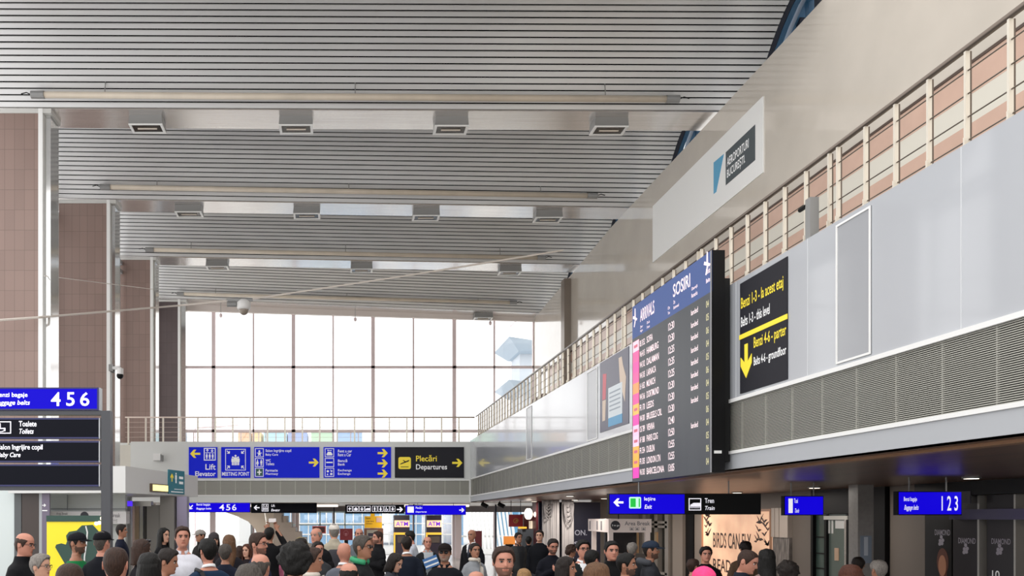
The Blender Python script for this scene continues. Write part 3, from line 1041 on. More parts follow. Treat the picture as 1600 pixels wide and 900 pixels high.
for a in (.045, .955):
    c, zc = bu(a), bz(.95 if a > .5 else .925)
    k_ = .10
    mb.prism(sf, [(c - k_, zc + .02), (c + k_ * .8, zc - .05), (c + k_, zc - .02), (c - k_ * .8, zc + .06)], .001, .004)
    mb.prism(sf, [(c - .02, zc + .0), (c + .03, zc - .02), (c + .02, zc + .16), (c - .01, zc + .17)], .001, .004)
    mb.prism(sf, [(c - .0, zc - .01), (c + .04, zc - .02), (c - .02, zc - .14), (c - .05, zc - .13)], .001, .004)
mb.build('plane_pictogram', M_boardtext, hd)
tile_cols = ['f6b6c4', 'f0508a', 'f04690', 'f0508a', 'f58a52', 'f04a8c', 'f8a64e', 'f0409a', 'f8b4cc', 'f6bcd6', 'f9a44a', 'f8a640', 'ee3fa8']
flights = ['0B 3152', 'W6 4315', 'W4 3102', 'W4 3105', 'LH 1652', 'W4 3166', 'FR 170', 'W4 3001', 'OS 789', 'AF 1888', 'FR 354', 'FR 305', 'W6 3003']
cities = ['SOFIA', 'HAMBURG', 'DALAMAN', 'LARNACA', 'MUNICH', 'DORTMUND', 'LEEDS', 'BRUSSELS CRL', 'VIENNA', 'PARIS CDG', 'DUBLIN', 'LONDON LTN', 'BARCELONA']
times = ['12:30', '12:30', '12:35', '12:35', '12:25', '12:30', '12:30', '12:30', '12:40', '12:50', '12:55', '12:55', '13:05']
clen = [.085, .165, .17, .13, .12, .17, .10, .21, .11, .155, .11, .19, .24]
landed = [1, 1, 1, 1, 1, 1, 1, 1, 0, 1, 0, 0, 0]
nrow = 13
top = .795
rh = (top - .02) / nrow
its = []
yel = []
for r in range(nrow):
    zc = top - (r + .5) * rh
    m = mat('tile_%d' % r, tile_cols[r], .4, emit=.55)
    tl = slab(t, sf, bu(.012), bu(.105), bz(zc - rh * .5), bz(zc + rh * .5), .0005, .003, m, 'airline_tile')
    if r in (0, 6, 8, 9, 10, 11):
        slab(tl, sf, bu(.03), bu(.085), bz(zc - .008), bz(zc + .008), .003, .004, mat('tile_mark', 'c46a7c', .5, emit=.3), 'tile_mark')
    its.append((flights[r], bu(.118), bu(.195), bz(zc - .017), bz(zc + .017)))
    its.append((cities[r], bu(.222), bu(.222 + clen[r]), bz(zc - .018), bz(zc + .018)))
    its.append((times[r], bu(.515), bu(.59), bz(zc - .019), bz(zc + .019)))
    if landed[r]:
        its.append(('landed', bu(.785), bu(.86), bz(zc - .012 + .004), bz(zc + .018)))
    yel.append(('%02d' % (4 + r % 3), bu(.945), bu(.972), bz(zc - .013), bz(zc + .019)))
words(t, sf, its, M_boardtext, .003)
words(t, sf, yel, mat('pale_yellow_lettering', 'c9c39a', .5, emit=.4), .003)

# --- dark poster on the fascia
sf = side(XF - .004)
u0, u1 = sx(938), sx(983)
v0, v1 = sz(983, 661.5), sz(983, 541)
t = thing('poster', 'dark poster with two figures round a pale text panel behind the arrivals board', 'poster', (XF, -u0, v0))
slab(t, sf, u0, u1, v0, v1, -.02, .006, mat('poster_ground', '4a4a5c', .3), 'backing')
w, h = u1 - u0, v1 - v0
slab(t, sf, u0 + .32 * w, u0 + .80 * w, v0 + .16 * h, v0 + .58 * h, .004, .009, mat('poster_text_panel', 'cfd6da', .4), 'text_panel')
slab(t, sf, u0 + .32 * w, u0 + .80 * w, v0 + .04 * h, v0 + .16 * h, .004, .009, mat('poster_blue', '5a9ac0', .4), 'blue_panel')
mb = MB()
for i in range(5):
    mb.rect(sf, u0 + .36 * w, u0 + .74 * w, v0 + (.25 + i * .06) * h, v0 + (.27 + i * .06) * h, .009, .011)
mb.build('text_lines', mat('poster_print', '9aa4ae', .5), t)
mb = MB()
mb.prism(sf, [(u0 + .1 * w, v0 + .45 * h), (u0 + .22 * w, v0 + .45 * h), (u0 + .25 * w, v0 + .8 * h), (u0 + .12 * w, v0 + .82 * h)], .004, .008)
mb.build('red_figure', mat('poster_red', 'c4606a', .4), t)
mb = MB()
mb.prism(sf, [(u0 + .1 * w, v0 + .15 * h), (u0 + .2 * w, v0 + .15 * h), (u0 + .23 * w, v0 + .44 * h), (u0 + .1 * w, v0 + .44 * h)], .004, .008)
mb.prism(sf, [(u0 + .72 * w, v0 + .6 * h), (u0 + .88 * w, v0 + .3 * h), (u0 + .92 * w, v0 + .62 * h), (u0 + .82 * w, v0 + .8 * h), (u0 + .78 * w, v0 + .92 * h), (u0 + .68 * w, v0 + .92 * h)], .004, .008)
mb.build('pale_figure', mat('poster_skin', 'cdb9a6', .4), t)

# --- white banner with the airport logo on the upper wall
sf = side(XW)
u0, u1 = -Yx(1021, XW), -Yx(1193.5, XW)
v0, v1 = H0 + 8.25, H0 + 10.07
t = thing('wall_banner', 'long white banner with grey and blue airport logo on the beige upper wall', 'banner', (XW, -u0, v0))
slab(t, sf, u0, u1, v0, v1, 0, .03, M_white, 'cloth')
a, b = -Yx(1136, XW), -Yx(1182, XW)
za, zb_ = Zp(250, Yx(1182, XW)), Zp(194.5, Yx(1182, XW))
slab(t, sf, a, b, za, zb_, .03, .036, mat('logo_grey', '4b5357', .5), 'logo_block')
h = zb_ - za
words(t, sf, [('AEROPORTURI', a + .05 * (b - a), a + .80 * (b - a), za + .52 * h, za + .78 * h), ('BUCUREȘTI.', a + .05 * (b - a), a + .68 * (b - a), za + .10 * h, za + .44 * h)], M_letter_soft, .039)
mb = MB()
Yq = Yx(1117, XW); Yr = Yx(1133, XW)
mb.prism(sf, [(-Yq, Zp(303, Yq)), (-Yx(1121, XW), Zp(300, Yx(1121, XW))), (-Yr, Zp(240.5, Yr)), (-Yq, Zp(254, Yq))], .03, .036)
mb.build('logo_wedge', mat('logo_blue', '5aa0c4', .5), t)
# ------------------------------------------------------------------ cameras, sensors and cables
Y = 28.9
fr = Fr(Y)
t = thing('dome_camera', 'white dome camera hanging in front of the bright glass wall', 'security camera', (Xp(381, Y), Y, Zp(480, Y)))
x = Xp(381, Y)
M_camw = mat('camera_white', 'e3e2e0', .35)
mb = MB(); mb.tube([(x, Y, Zp(468, Y)), (x, Y, Zp(473, Y)), (x, Y, Zp(481, Y)), (x, Y, Zp(484, Y))], [.12, .24, .24, .2], 16)
mb.build('housing', M_camw, t, smooth=True)
mb = MB(); mb.ball((x, Y, Zp(484, Y)), .17, .17, .19, 14, 10); mb.build('dome', mat('dome_glass', '8f8478', .1), t, smooth=True)
mb = MB(); mb.box(Xp(354, Y), Xp(395, Y), Y - .03, Y + .03, Zp(471, Y), Zp(467, Y)); mb.tube([(Xp(355, Y), Y, Zp(475, Y)), (Xp(370, Y), Y, Zp(475, Y))], .1, 10)
mb.build('bracket', M_lampbox, t)
Y = 29.15
t = thing('security_camera', 'small black-domed camera on an arm from the second pier', 'security camera', (Xp(178, Y), Y, Zp(580, Y)))
mb = MB(); mb.box(Xp(170.5, Y), Xp(176, Y), Y - .06, Y + .06, Zp(580, Y), Zp(569.5, Y)); mb.build('wall_plate', M_lampbox, t)
mb = MB(); mb.tube([(Xp(175, Y), Y, Zp(575, Y)), (Xp(186, Y), Y, Zp(575, Y)), (Xp(190, Y), Y, Zp(578, Y))], .06, 8); mb.build('arm', M_camw, t)
mb = MB(); mb.tube([(Xp(188, Y), Y, Zp(576, Y)), (Xp(188, Y), Y, Zp(585, Y))], .11, 12); mb.build('housing', M_camw, t)
mb = MB(); mb.ball((Xp(187.5, Y), Y, Zp(587, Y)), .12, .12, .12); mb.build('lens', M_black, t, smooth=True)
Y = 43.2
for i, (p, a, b) in enumerate(((345, 472, 494), (555, 478, 500), (766, 486, 506))):
    x = Xp(p, Y)
    t = thing('hanging_sensor', 'small bulb-shaped sensor on a thin cord before the glass, %s from the piers' % order[i], 'sensor', (x, Y, Zp(b, Y)), 'cord sensors before the glass wall')
    mb = MB(); mb.tube([(x, Y, tilt(4, x) + .05), (x, Y, Zp(b - 4, Y))], .012, 6); mb.build('cord', M_lampbox, t)
    mb = MB(); mb.ball((x, Y, Zp(b - 1, Y)), .08, .08, .12); mb.build('bulb', M_mullion, t, smooth=True)
M_cable = mat('pale_cable', 'd6cdc4', .5)


def cable(name, pts, r, label, m=M_cable, sag=0.):
    P = [Vector((Xp(a, y), y, Zp(b, y))) for a, b, y in pts]
    out = []
    for p, q in zip(P, P[1:]):
        for k in range(8):
            s_ = k / 8
            out.append(p.lerp(q, s_) - Vector((0, 0, sag * 4 * s_ * (1 - s_))))
    out.append(P[-1])
    mb = MB(); mb.tube(out, r, 6)
    o = mb.build(name, m)
    return tag(o, label, 'cable')

cable('cable', [(-40, 503, 21.5), (60, 496, 22.4), (278, 477.5, 28.9), (356, 470, 28.9)], .035, 'pale cable running past the brown piers to the dome camera')
cable('cable', [(395, 467, 28.9), (640, 430, 28), (880, 391, 27.5)], .03, 'pale cable stretched from the dome camera under the roof slats')
cable('cable', [(70, 431, 22.6), (240, 452, 35)], .012, 'hair-thin cable sagging between the first and third piers')
Y = YB - .1
t = thing('wall_speaker', 'small white speaker box on the bridge beside the lift sign', 'speaker', (Xp(248, Y), Y, Zp(722, Y)))
mb = MB(); mb.box(Xp(240.5, Y), Xp(251.5, Y), Y - .12, Y + .1, Zp(719.5, Y), Zp(709, Y)); mb.build('housing', M_white, t)
mb = MB(); mb.box(Xp(251.5, Y), Xp(254.5, Y), Y - .09, Y + .1, Zp(721, Y), Zp(711, Y)); mb.build('side_grille', M_lampbox, t)
t = thing('balcony_camera', 'grey box camera with a round eye fixed to the balcony railing', 'security camera', (XR - .1, Yx(1283, XR), Z_TOP))
yy = Yx(1284, XR)
mb = MB(); mb.box(XR - .16, XR - .06, yy - .05, yy + .05, Z_TOP - .05, H0 + 3.62); mb.build('housing', M_lampbox, t)
mb = MB(); mb.tube([(XR - .15, yy + .05, H0 + 3.55), (XR - .15, yy + .18, H0 + 3.55)], .025, 8); mb.build('lens', M_black, t)
for i, p in enumerate((848, 838)):
    yy = Yx(p, XR + 1.2)
    t = thing('balcony_bin', ['brown slatted box on the balcony, first of the pair behind the railing', 'brown slatted box on the balcony, second of the pair behind the railing'][i], 'box', (XR + 1.2, yy, Z_TOP - .1), 'brown boxes on the balcony')
    mb = MB(); mb.box(XR + 1.1, XR + 1.5, yy - .35, yy + .35, Z_TOP - .1, Z_TOP + .95); mb.build('body', mat('brown_box', '6f584c', .5), t)
    mb = MB()
    for k in range(3):
        mb.box(XR + 1.08, XR + 1.1, yy - .32 + k * .22, yy - .12 + k * .22, Z_TOP, Z_TOP + .9)
    mb.build('slat_front', mat('brown_slats', '54423a', .5), t)
for i, p in enumerate((755, 781)):
    Y = 32.2
    x = Xp(p, Y)
    t = thing('track_spotlight', ['black spotlight under the balcony corner, the one nearer the lit arrow sign', 'black spotlight under the balcony corner, the one nearer the red sign'][i], 'spotlight', (x, Y, Z_SOF))
    mb = MB(); mb.tube([(x, Y, Z_SOF), (x, Y, Z_SOF - .12)], .02, 6); mb.build('stem', M_black, t)
    mb = MB(); mb.tube([(x - .06, Y, Z_SOF - .1), (x + .16, Y - .1, Z_SOF - .22)], .08, 10); mb.build('head', M_black, t)

# ------------------------------------------------------------------ lift block at the left
ya, yb = 22.2, 26.6
P0, P1 = (Xp(196, ya), ya), (Xp(309, yb), yb)
mb = MB()
lo = [(P0[0], P0[1], Z_SOF + .02), (P1[0], P1[1], Z_SOF + .02), (-9, 27.5, Z_SOF + .02), (-9, 22.5, Z_SOF + .02)]
mb.hexa(lo, [(x, y, H0 + 1.38 + (.0 if i != 1 else -.05)) for i, (x, y, z) in enumerate(lo)])
struct('lift_block_wall', mb, mat('pale_block', 'd3d3d2', .45))
u = Vector((P1[0] - P0[0], P1[1] - P0[1], 0)); Lb = u.length; u.normalize()
sfb = Surf((P0[0], P0[1], 0), u, (0, 0, 1), (u.y, -u.x, 0))


def bl_u(px):                       # distance along the block's face for a picture column
    q = (px - CX) / F
    return (q * P0[1] - P0[0]) / (u.x - q * u.y)

a, b = bl_u(262), bl_u(287)
ym = P0[1] + u.y * (a + b) / 2
t = thing('lift_sign', 'teal sign with yellow arrow on the pale lift block', 'sign', sfb.p(a, Zp(772, ym)))
M_teal = mat('teal_face', '24707e', .4, emit=.1)
slab(t, sfb, a, b, Zp(772, ym), Zp(735, ym), 0, .03, M_teal, 'board')
mb = MB(); mb.arrow(sfb, a + .2 * (b - a), Zp(747, ym), .12, .03, .036, PI / 2); mb.build('arrow', M_yellow, t)
mb = MB(); mb.figure(sfb, a + .45 * (b - a), Zp(755, ym), .32, .03, .036)
for k in range(2):
    mb.rect(sfb, a + .65 * (b - a), a + .9 * (b - a), Zp(748 + k * 8, ym), Zp(744 + k * 8, ym), .03, .036)
mb.build('pictogram', M_letter_soft, t)
mb = MB(); mb.rect(sfb, a + .35 * (b - a), a + .9 * (b - a), Zp(765, ym), Zp(764, ym), .03, .036); mb.rect(sfb, a + .15 * (b - a), a + .9 * (b - a), Zp(769.5, ym), Zp(768, ym), .03, .036)
mb.build('small_print', M_letter_soft, t)
a, b = bl_u(235), bl_u(260)
ym = P0[1] + u.y * a
t = thing('lit_exit_light', 'small glowing yellow emergency light on the pale lift block', 'sign light', sfb.p(a, Zp(768, ym)))
slab(t, sfb, a - .05, b, Zp(768, ym), Zp(755.5, ym), 0, .06, mat('brown_casing', '5c4a36', .4), 'casing')
slab(t, sfb, a + .03, b - .03, Zp(766.5, ym), Zp(757, ym), .06, .07, mat('warm_glow', 'fff2a0', .4, emit=1.1), 'lens')
# the lift front below it
M_liftsteel = mat('lift_steel', 'a3a09b', .3, .4)
Y = 25.0
mb = MB(); mb.box(Xp(250, Y), Xp(272, Y), Y, Y + .5, 0, Z_SOF); struct('lift_wall', mb, mat('lift_wall_grey', '77736f', .5))
mb = MB(); mb.box(-9, Xp(196, Y), Y + .6, Y + .8, 0, Z_SOF); struct('lift_wall', mb, mat('lift_wall_pale', 'b0b1b0', .5))
mb = MB(); mb.box(Xp(274, Y), Xp(290, Y), Y + .2, Y + .6, 0, Z_SOF); struct('lift_pillar', mb, mat('purple_grey_steel', '837c92', .3, .4))
dr = bpy.data.objects.new('door_1', None); C.objects.link(dr); dr['kind'] = 'structure'; dr.location = (Xp(222, Y), Y, 0)
for a, b, m in ((198, 203, M_liftsteel), (209, 216, mat('lift_bronze', 'a58f78', .3, .4)), (217, 222, M_liftsteel), (223, 227, mat('dark_gap', '2a2725', .6)), (228, 249, mat('lift_wall_grey', '77736f', .5))):
    mb = MB(); mb.box(Xp(a, Y), Xp(b, Y), Y + .1, Y + .3, 0, Zp(789, Y)); mb.build('door_panel', m, dr)
mb = MB(); mb.box(Xp(196, Y), Xp(236, Y), Y, Y + .3, Zp(791, Y), Zp(783, Y)); mb.build('door_header', M_liftsteel, dr)
mb = MB(); mb.box(Xp(196, Y), Xp(207, Y), Y - .03, Y, Zp(791, Y), Zp(783, Y)); mb.build('indicator', mat('violet_light', '5a34ff', .4, emit=.8), dr)

# pale wall behind the totem with a white sign band
Y = 24.0
mb = MB(); mb.box(Xp(78, Y), Xp(196, Y), Y, Y + .2, 0, H0 + .95); struct('partition_left', mb, mat('pale_partition', 'bfc3c2', .4))
mb = MB()
for px, py0, py1 in ((105, 767, 797), (160, 700, 800)):
    mb.box(Xp(px, Y), Xp(px + 1, Y), Y - .02, Y, Zp(py1, Y), Zp(py0, Y))
mb.box(Xp(78, Y), Xp(196, Y), Y - .02, Y, Zp(796, Y), Zp(794.5, Y)); mb.box(Xp(78, Y), Xp(196, Y), Y - .02, Y, Zp(769.5, Y), Zp(768.5, Y))
struct('trim_13', mb, mat('joint_grey', '84888a', .5))
Y = 23.6
frk = Fr(Y)
t = thing('kiosk_sign_band', 'white kiosk sign band reading Area Break behind the yellow stand', 'sign', (Xp(130, Y), Y, Zp(818, Y)))
slab(t, frk.sf, *frk.b(78, 799, 197, 818.5), -.41, 0, mat('kiosk_white', 'd8d6d8', .4), 'panel')
words(t, frk.sf, [('Area Break', *frk.b(88, 800.5, 106, 804.5)), ('Break', *frk.b(174, 802, 188, 808.5))], mat('kiosk_print', '77747a', .5), .004)
mb = MB(); mb.disc(frk.sf, Xp(132, Y), Zp(806, Y), .12, 0, .006, 18); mb.build('round_logo', M_ink, t)
mb = MB()
icon(mb, frk, 176, 811, 183, 816.5, 'bank', .002, .006); mb.build('pictogram', mat('kiosk_print', '77747a', .5), t)
t = thing('poster_reflection', 'narrow dark panel with white arrow beside the dark brown pillar', 'sign', (Xp(71, 23.4), 23.4, 0))
fr = Fr(22.6)  # thin violet panel imitates a poster mirrored in the pier cladding
slab(t, fr.sf, *fr.b(65.5, 766, 77.5, 870), -.04, 0, mat('violet_grey', '6d6478', .4), 'panel')
mb = MB(); mb.arrow(fr.sf, Xp(69, 22.6), Zp(789.5, 22.6), .05, 0, .005); mb.rect(fr.sf, *fr.b(66, 797, 74, 798.5), 0, .005); mb.build('arrow', M_letter_soft, t)

# yellow and green stand
Y = 20.0
fr = Fr(Y); sf = fr.sf
t = thing('rental_stand', 'yellow stand with a dark green header and swooping dark shape', 'stand', (Xp(118, Y), Y, 0))
M_dgreen = mat('dark_green', '22443a', .4)
slab(t, sf, Xp(73, Y), Xp(164, Y), 0, Zp(815, Y), -.35, 0, mat('yellow_panel', 'f2dc1e', .35, emit=.12), 'panel')
slab(t, sf, Xp(73, Y), Xp(161, Y), Zp(815, Y), Zp(805.5, Y), -.35, .03, M_dgreen, 'header')
mb = MB()
pts = [(145, 820), (128, 821), (120, 829), (108, 831), (103.5, 837), (105, 846), (103, 851), (96, 849), (88, 851), (86.5, 855), (94, 868), (104, 885), (112, 905), (118, 930), (163, 930), (163, 840)]
mb.prism(sf, [(Xp(a, Y), Zp(b, Y)) for a, b in pts], .0, .012); mb.build('dark_shape', M_dgreen, t)
mb = MB(); mb.tube([sf.p(Xp(a, Y), Zp(b, Y), .02) for a, b in ((134.5, 822), (137, 832), (135.5, 850), (132.5, 870), (131.5, 920))], .018, 6); mb.build('white_swoosh', M_white, t)
mb = MB()
for a, b in ((161, 810), (157, 817), (152, 818)):
    mb.ball(sf.p(Xp(a, Y), Zp(b, Y), .08), .05)
lb = mb.build('lamp', mat('warm_bulb', 'fff3c8', .4, emit=1.3), t)

# ------------------------------------------------------------------ below the bridge
# stairs
Y = 39.0
t = None
mb = MB()
steps = [(430, 448, 806), (430, 440, 800), (430, 455, 816), (430, 462, 824), (430, 470, 831), (430, 478, 840), (430, 486, 850), (430, 494, 862)]
for i, (a, b, py) in enumerate(steps):
    mb.box(Xp(a - 2, Y), Xp(b, Y), Y - i * .05, Y + 1.6, 0, Zp(py, Y))
struct('staircase', mb, mat('stair_brown', '8f857d', .5))
mb = MB(); mb.box(Xp(458.5, Y), Xp(464, Y), Y + 1.7, Y + 1.9, 0, ZB_SOF); struct('pillar', mb, M_mullion)
mb = MB(); mb.tube([(Xp(419, Y), Y - .1, 0), (Xp(418, Y), Y - .1, Zp(825, Y)), (Xp(414, Y), Y - .1, Zp(799, Y))], .03, 6)
tag(mb.build('handrail_post', M_white), 'slim white rail post at the head of the brown stairs', 'handrail')
# pale plaster soffit arch under the stair flight
mb = MB()
pts = [(345, 800), (432, 800), (432, 870), (404, 870), (400, 842), (394, 828), (382, 815), (365, 807)]
mb.prism(front(Y + 1.5), [(Xp(a, Y), Zp(b, Y)) for a, b in pts], -.3, 0)
struct('stair_arch', mb, mat('beige_plaster', 'd9cbbc', .5))
Y = 42.8
for a, b in ((331, 337), (715, 722)):
    mb = MB(); mb.box(Xp(a - 3, Y - 1), Xp(b - 1, Y - 1), Y - 1, Y - .8, 0, ZB_SOF); struct('pillar', mb, M_mullion)
mb = MB(); mb.box(-7.4, 12, YW - .25, YW - .1, ZB_SOF - .32, ZB_SOF); struct('trim_14', mb, mat('door_header_grey', '6d6666', .5))
mb = MB(); mb.box(Xp(521, 40), Xp(523, 40), 40, 40.05, 0, ZB_SOF); struct('trim_15', mb, M_navy)
mb = MB(); mb.box(Xp(646, 37), Xp(647.5, 37), 37, 37.05, 0, ZB_SOF); struct('trim_16', mb, M_navy)
mb = MB(); mb.box(Xp(773.5, 38), Xp(776, 38), 38, 38.05, 0, ZB_SOF); struct('trim_17', mb, M_navy)
# glass door with pale blue frame
dr = bpy.data.objects.new('door_2', None); C.objects.link(dr); dr['kind'] = 'structure'; Y = YW - .3; dr.location = (Xp(520, Y), Y, 0)
for p in (500, 539, 580):
    mb = MB(); mb.box(Xp(p - 1, Y), Xp(p + 1, Y), Y, Y + .06, 0, ZB_SOF - .3); mb.build('door_post', mat('pale_blue_frame', 'd5eef2', .4), dr)
for py in (800, 820):
    mb = MB(); mb.box(Xp(455, Y), Xp(600, Y), Y, Y + .06, Zp(py + 1, Y), Zp(py - 1, Y)); mb.build('door_rail', mat('pale_blue_frame', 'd5eef2', .4), dr)
# cash machines
Y = 38.5
fr = Fr(Y); sf = fr.sf
M_atmdark = mat('atm_dark', '2a2030', .35)
M_atmyel = mat('atm_yellow', 'f0c648', .4, emit=.35)
for i, (a, b) in enumerate(((616, 640), (666.5, 690))):
    t = thing('cash_machine', ['dark cash machine with glowing ATM band, the one beside the white wall panel', 'dark cash machine with glowing ATM band, the one beside the mauve post'][i], 'cash machine', (Xp((a + b) / 2, Y), Y, 0), 'cash machines under the bridge')
    slab(t, sf, Xp(a, Y), Xp(b, Y), 0, Zp(805, Y), -.7, 0, M_atmdark, 'cabinet')
    bd = slab(t, sf, Xp(a + .3, Y), Xp(b - .2, Y), Zp(823.5, Y), Zp(813, Y), 0, .02, mat('atm_band', 'f6c8a0', .4, emit=.75), 'lit_band')
    words(bd, sf, [('ATM', *fr.b(a + 2.5, 815, b - 2.5, 821.8))], mat('atm_violet', '7a2ee0', .4, emit=.3), .024)
    slab(t, sf, Xp(a, Y), Xp(b, Y), Zp(835.5, Y), Zp(832, Y), 0, .03, M_atmyel, 'yellow_shelf')
    slab(t, sf, Xp(a - .6, Y), Xp(a + 1.5, Y), 0, Zp(832, Y), -.2, .03, M_atmyel, 'yellow_side')
    slab(t, sf, Xp(a + 5, Y), Xp(b - 3, Y), Zp(848, Y), Zp(838, Y), 0, .015, mat('atm_screen', '564a40', .2), 'screen')
# yellow board on a brown cabinet
Y = 37.0
fr = Fr(Y); sf = fr.sf
t = thing('advert_board', 'yellow advert board with a small portrait above a brown cabinet', 'board', (Xp(583, Y), Y, Zp(824, Y)))
M_amber = mat('amber_board', 'd9a614', .4, emit=.15)
slab(t, sf, *fr.b(569.5, 806.5, 597, 825), -.08, 0, M_amber, 'panel')
slab(t, sf, *fr.b(579, 802, 585, 806.5), -.08, 0, M_amber, 'hanger')
slab(t, sf, *fr.b(588, 808.5, 596.5, 816), 0, .01, mat('portrait_pink', 'c9a79c', .5), 'portrait')
words(t, sf, [('Rent', *fr.b(572, 808.5, 579, 811)), ('a car here', *fr.b(572, 813, 584, 815.5)), ('information', *fr.b(572, 817, 582, 819))], mat('brown_print', '6a4a10', .5), .006)
t = thing('cabinet', 'brown wooden cabinet under the yellow advert board', 'cabinet', (Xp(585, Y), Y, 0))
M_wood = mat('cabinet_brown', '6e4634', .45, noise_amt=.15, noise_scale=5, stretch=(3, 3, .4))
slab(t, sf, Xp(569, Y), Xp(599, Y), 0, Zp(825.5, Y), -.6, 0, M_wood, 'body')
slab(t, sf, *fr.b(573, 828, 590, 840), 0, .015, mat('cabinet_shelf', '8d8a80', .4), 'niche_panel')
slab(t, sf, *fr.b(575, 833, 588, 838), .015, .02, M_atmdark, 'screen')
# red poster stands
M_red = mat('deep_red', '82101c', .45)
Y = 36.0
fr = Fr(Y); sf = fr.sf
t = thing('poster_stand', 'deep red poster stand with a round crest beside the beige jacket', 'poster stand', (Xp(541, Y), Y, 0))
slab(t, sf, *fr.b(531, 826, 551, 844), -.04, 0, M_red, 'board')
mb = MB()
for k in range(14):
    a = 2 * PI * k / 14
    mb.disc(sf, Xp(540.5, Y) + .1 * math.cos(a), Zp(833, Y) + .11 * math.sin(a), .014, 0, .006, 6)
mb.prism(sf, [(Xp(540.5, Y) - .06, Zp(833, Y)), (Xp(540.5, Y), Zp(838, Y)), (Xp(540.5, Y) + .06, Zp(833, Y))], 0, .006)
mb.build('crest', mat('crest_pink', 'b06a70', .5), t)
slab(t, sf, *fr.b(538, 844, 544, 870), -.04, 0, M_black, 'pole')
mb = MB(); mb.box(Xp(533, Y), Xp(549, Y), Y - .2, Y + .2, 0, .03); mb.build('foot', M_black, t)
mb = MB(); mb.box(Xp(538, Y), Xp(544, Y), Y, Y + .04, .02, Zp(866, Y)); mb.build('pole', M_black, t)
t = thing('poster_stand', 'red-framed notice board behind the bald man in black', 'poster stand', (Xp(500, Y), Y, 0))
slab(t, sf, *fr.b(488, 822, 509, 833.5), -.04, 0, mat('notice_dark', '4a1a1a', .5), 'board')
mb = MB(); mb.outline(sf, *fr.b(488, 822, 509, 833.5), 0, .02, .04); mb.build('frame', mat('bright_red', 'd0503c', .4), t)
mb = MB(); mb.box(Xp(497, Y), Xp(500, Y), Y, Y + .04, 0, Zp(833, Y)); mb.box(Xp(490, Y), Xp(507, Y), Y - .2, Y + .2, 0, .03); mb.build('pole', M_black, t)
t = thing('poster_stand', 'plain dark red panel stand behind the bald man in a suit', 'poster stand', (Xp(748, 31), 31, 0))
slab(t, front(31), Xp(742, 31), Xp(753, 31), .05, Zp(829.5, 31), -.05, 0, mat('maroon_panel', '5e1018', .45), 'board')
mb = MB(); mb.box(Xp(740, 31), Xp(755, 31), 30.8, 31.3, 0, .05); mb.build('foot', M_black, t)
Y = 31.5
fr = Fr(Y); sf = fr.sf
t = thing('hanging_sign', 'red hanging sign with a round golden swirl over the coat-clad man', 'sign', (Xp(810, Y), Y, Zp(823, Y)))
slab(t, sf, *fr.b(795.5, 804, 817, 823), -.1, 0, mat('cafe_red', '980e18', .4), 'board')
mb = MB()
for k in range(16):
    a = 2 * PI * k / 16
    mb.disc(sf, Xp(806, Y) + .1 * math.cos(a) * (1 - k * .02), Zp(814, Y) + .1 * math.sin(a) * (1 - k * .02), .016, 0, .008, 6)
mb.arrow(sf, Xp(807, Y), Zp(814, Y), .06, 0, .008, PI / 4)
mb.build('golden_swirl', mat('gold_print', 'b08030', .4), t)
for p in (799, 814):
    mb = MB(); mb.tube([(Xp(p, Y), Y + .05, Zp(804, Y)), (Xp(p, Y), Y + .05, Z_SOF)], .012, 6); mb.build('rod', M_black, t)
# cafe counter block behind it
mb = MB(); mb.box(Xp(838, 32.5), Xp(848, 32.5), 32.5, 33.2, 0, Z_SOF); struct('pillar', mb, mat('wine_cladding', '46161c', .4))
Y = 33.0
fr = Fr(Y); sf = fr.sf
t = thing('cafe_stand', 'dark red cafe stand with white globe lamp and lit window', 'stand', (Xp(828, Y), Y, 0))
slab(t, sf, Xp(816, Y), Xp(838, Y), 0, Zp(827, Y), -.9, 0, mat('slate_counter', '3c4046', .5), 'counter')
slab(t, sf, *fr.b(820, 803, 838, 827), -.8, -.2, mat('wine_back', '4c1014', .5), 'back_panel')
slab(t, sf, *fr.b(828, 814, 834.5, 826), -.2, -.17, mat('lit_window', 'e8d8c0', .4, emit=.5), 'lit_window')
mb = MB(); mb.ball((Xp(823, Y), Y - .3, Zp(803, Y)), .17, .17, .24); mb.build('globe_lamp', mat('globe_light', 'fff2e6', .4, emit=1.2), t, smooth=True)
mb = MB(); mb.ball((Xp(836, Y), Y - .3, Zp(804, Y)), .13, .13, .13); mb.build('globe_lamp', mat('globe_light', 'fff2e6', .4, emit=1.2), t, smooth=True)
slab(t, sf, *fr.b(809, 823, 822, 826), .0, .12, mat('amber_edge', 'e6a838', .4, emit=.3), 'lit_edge')
t = thing('orange_sign', 'orange board low beside the white lattice outside', 'sign', (Xp(792, Y), Y, 0))
slab(t, sf, *fr.b(787, 838, 805, 851), -.05, 0, mat('orange_face', 'e08a40', .4, emit=.3), 'board')
mb = MB(); mb.box(Xp(790, Y), Xp(802, Y), Y, Y + .05, 0, Zp(850, Y)); mb.build('stand', M_black, t)

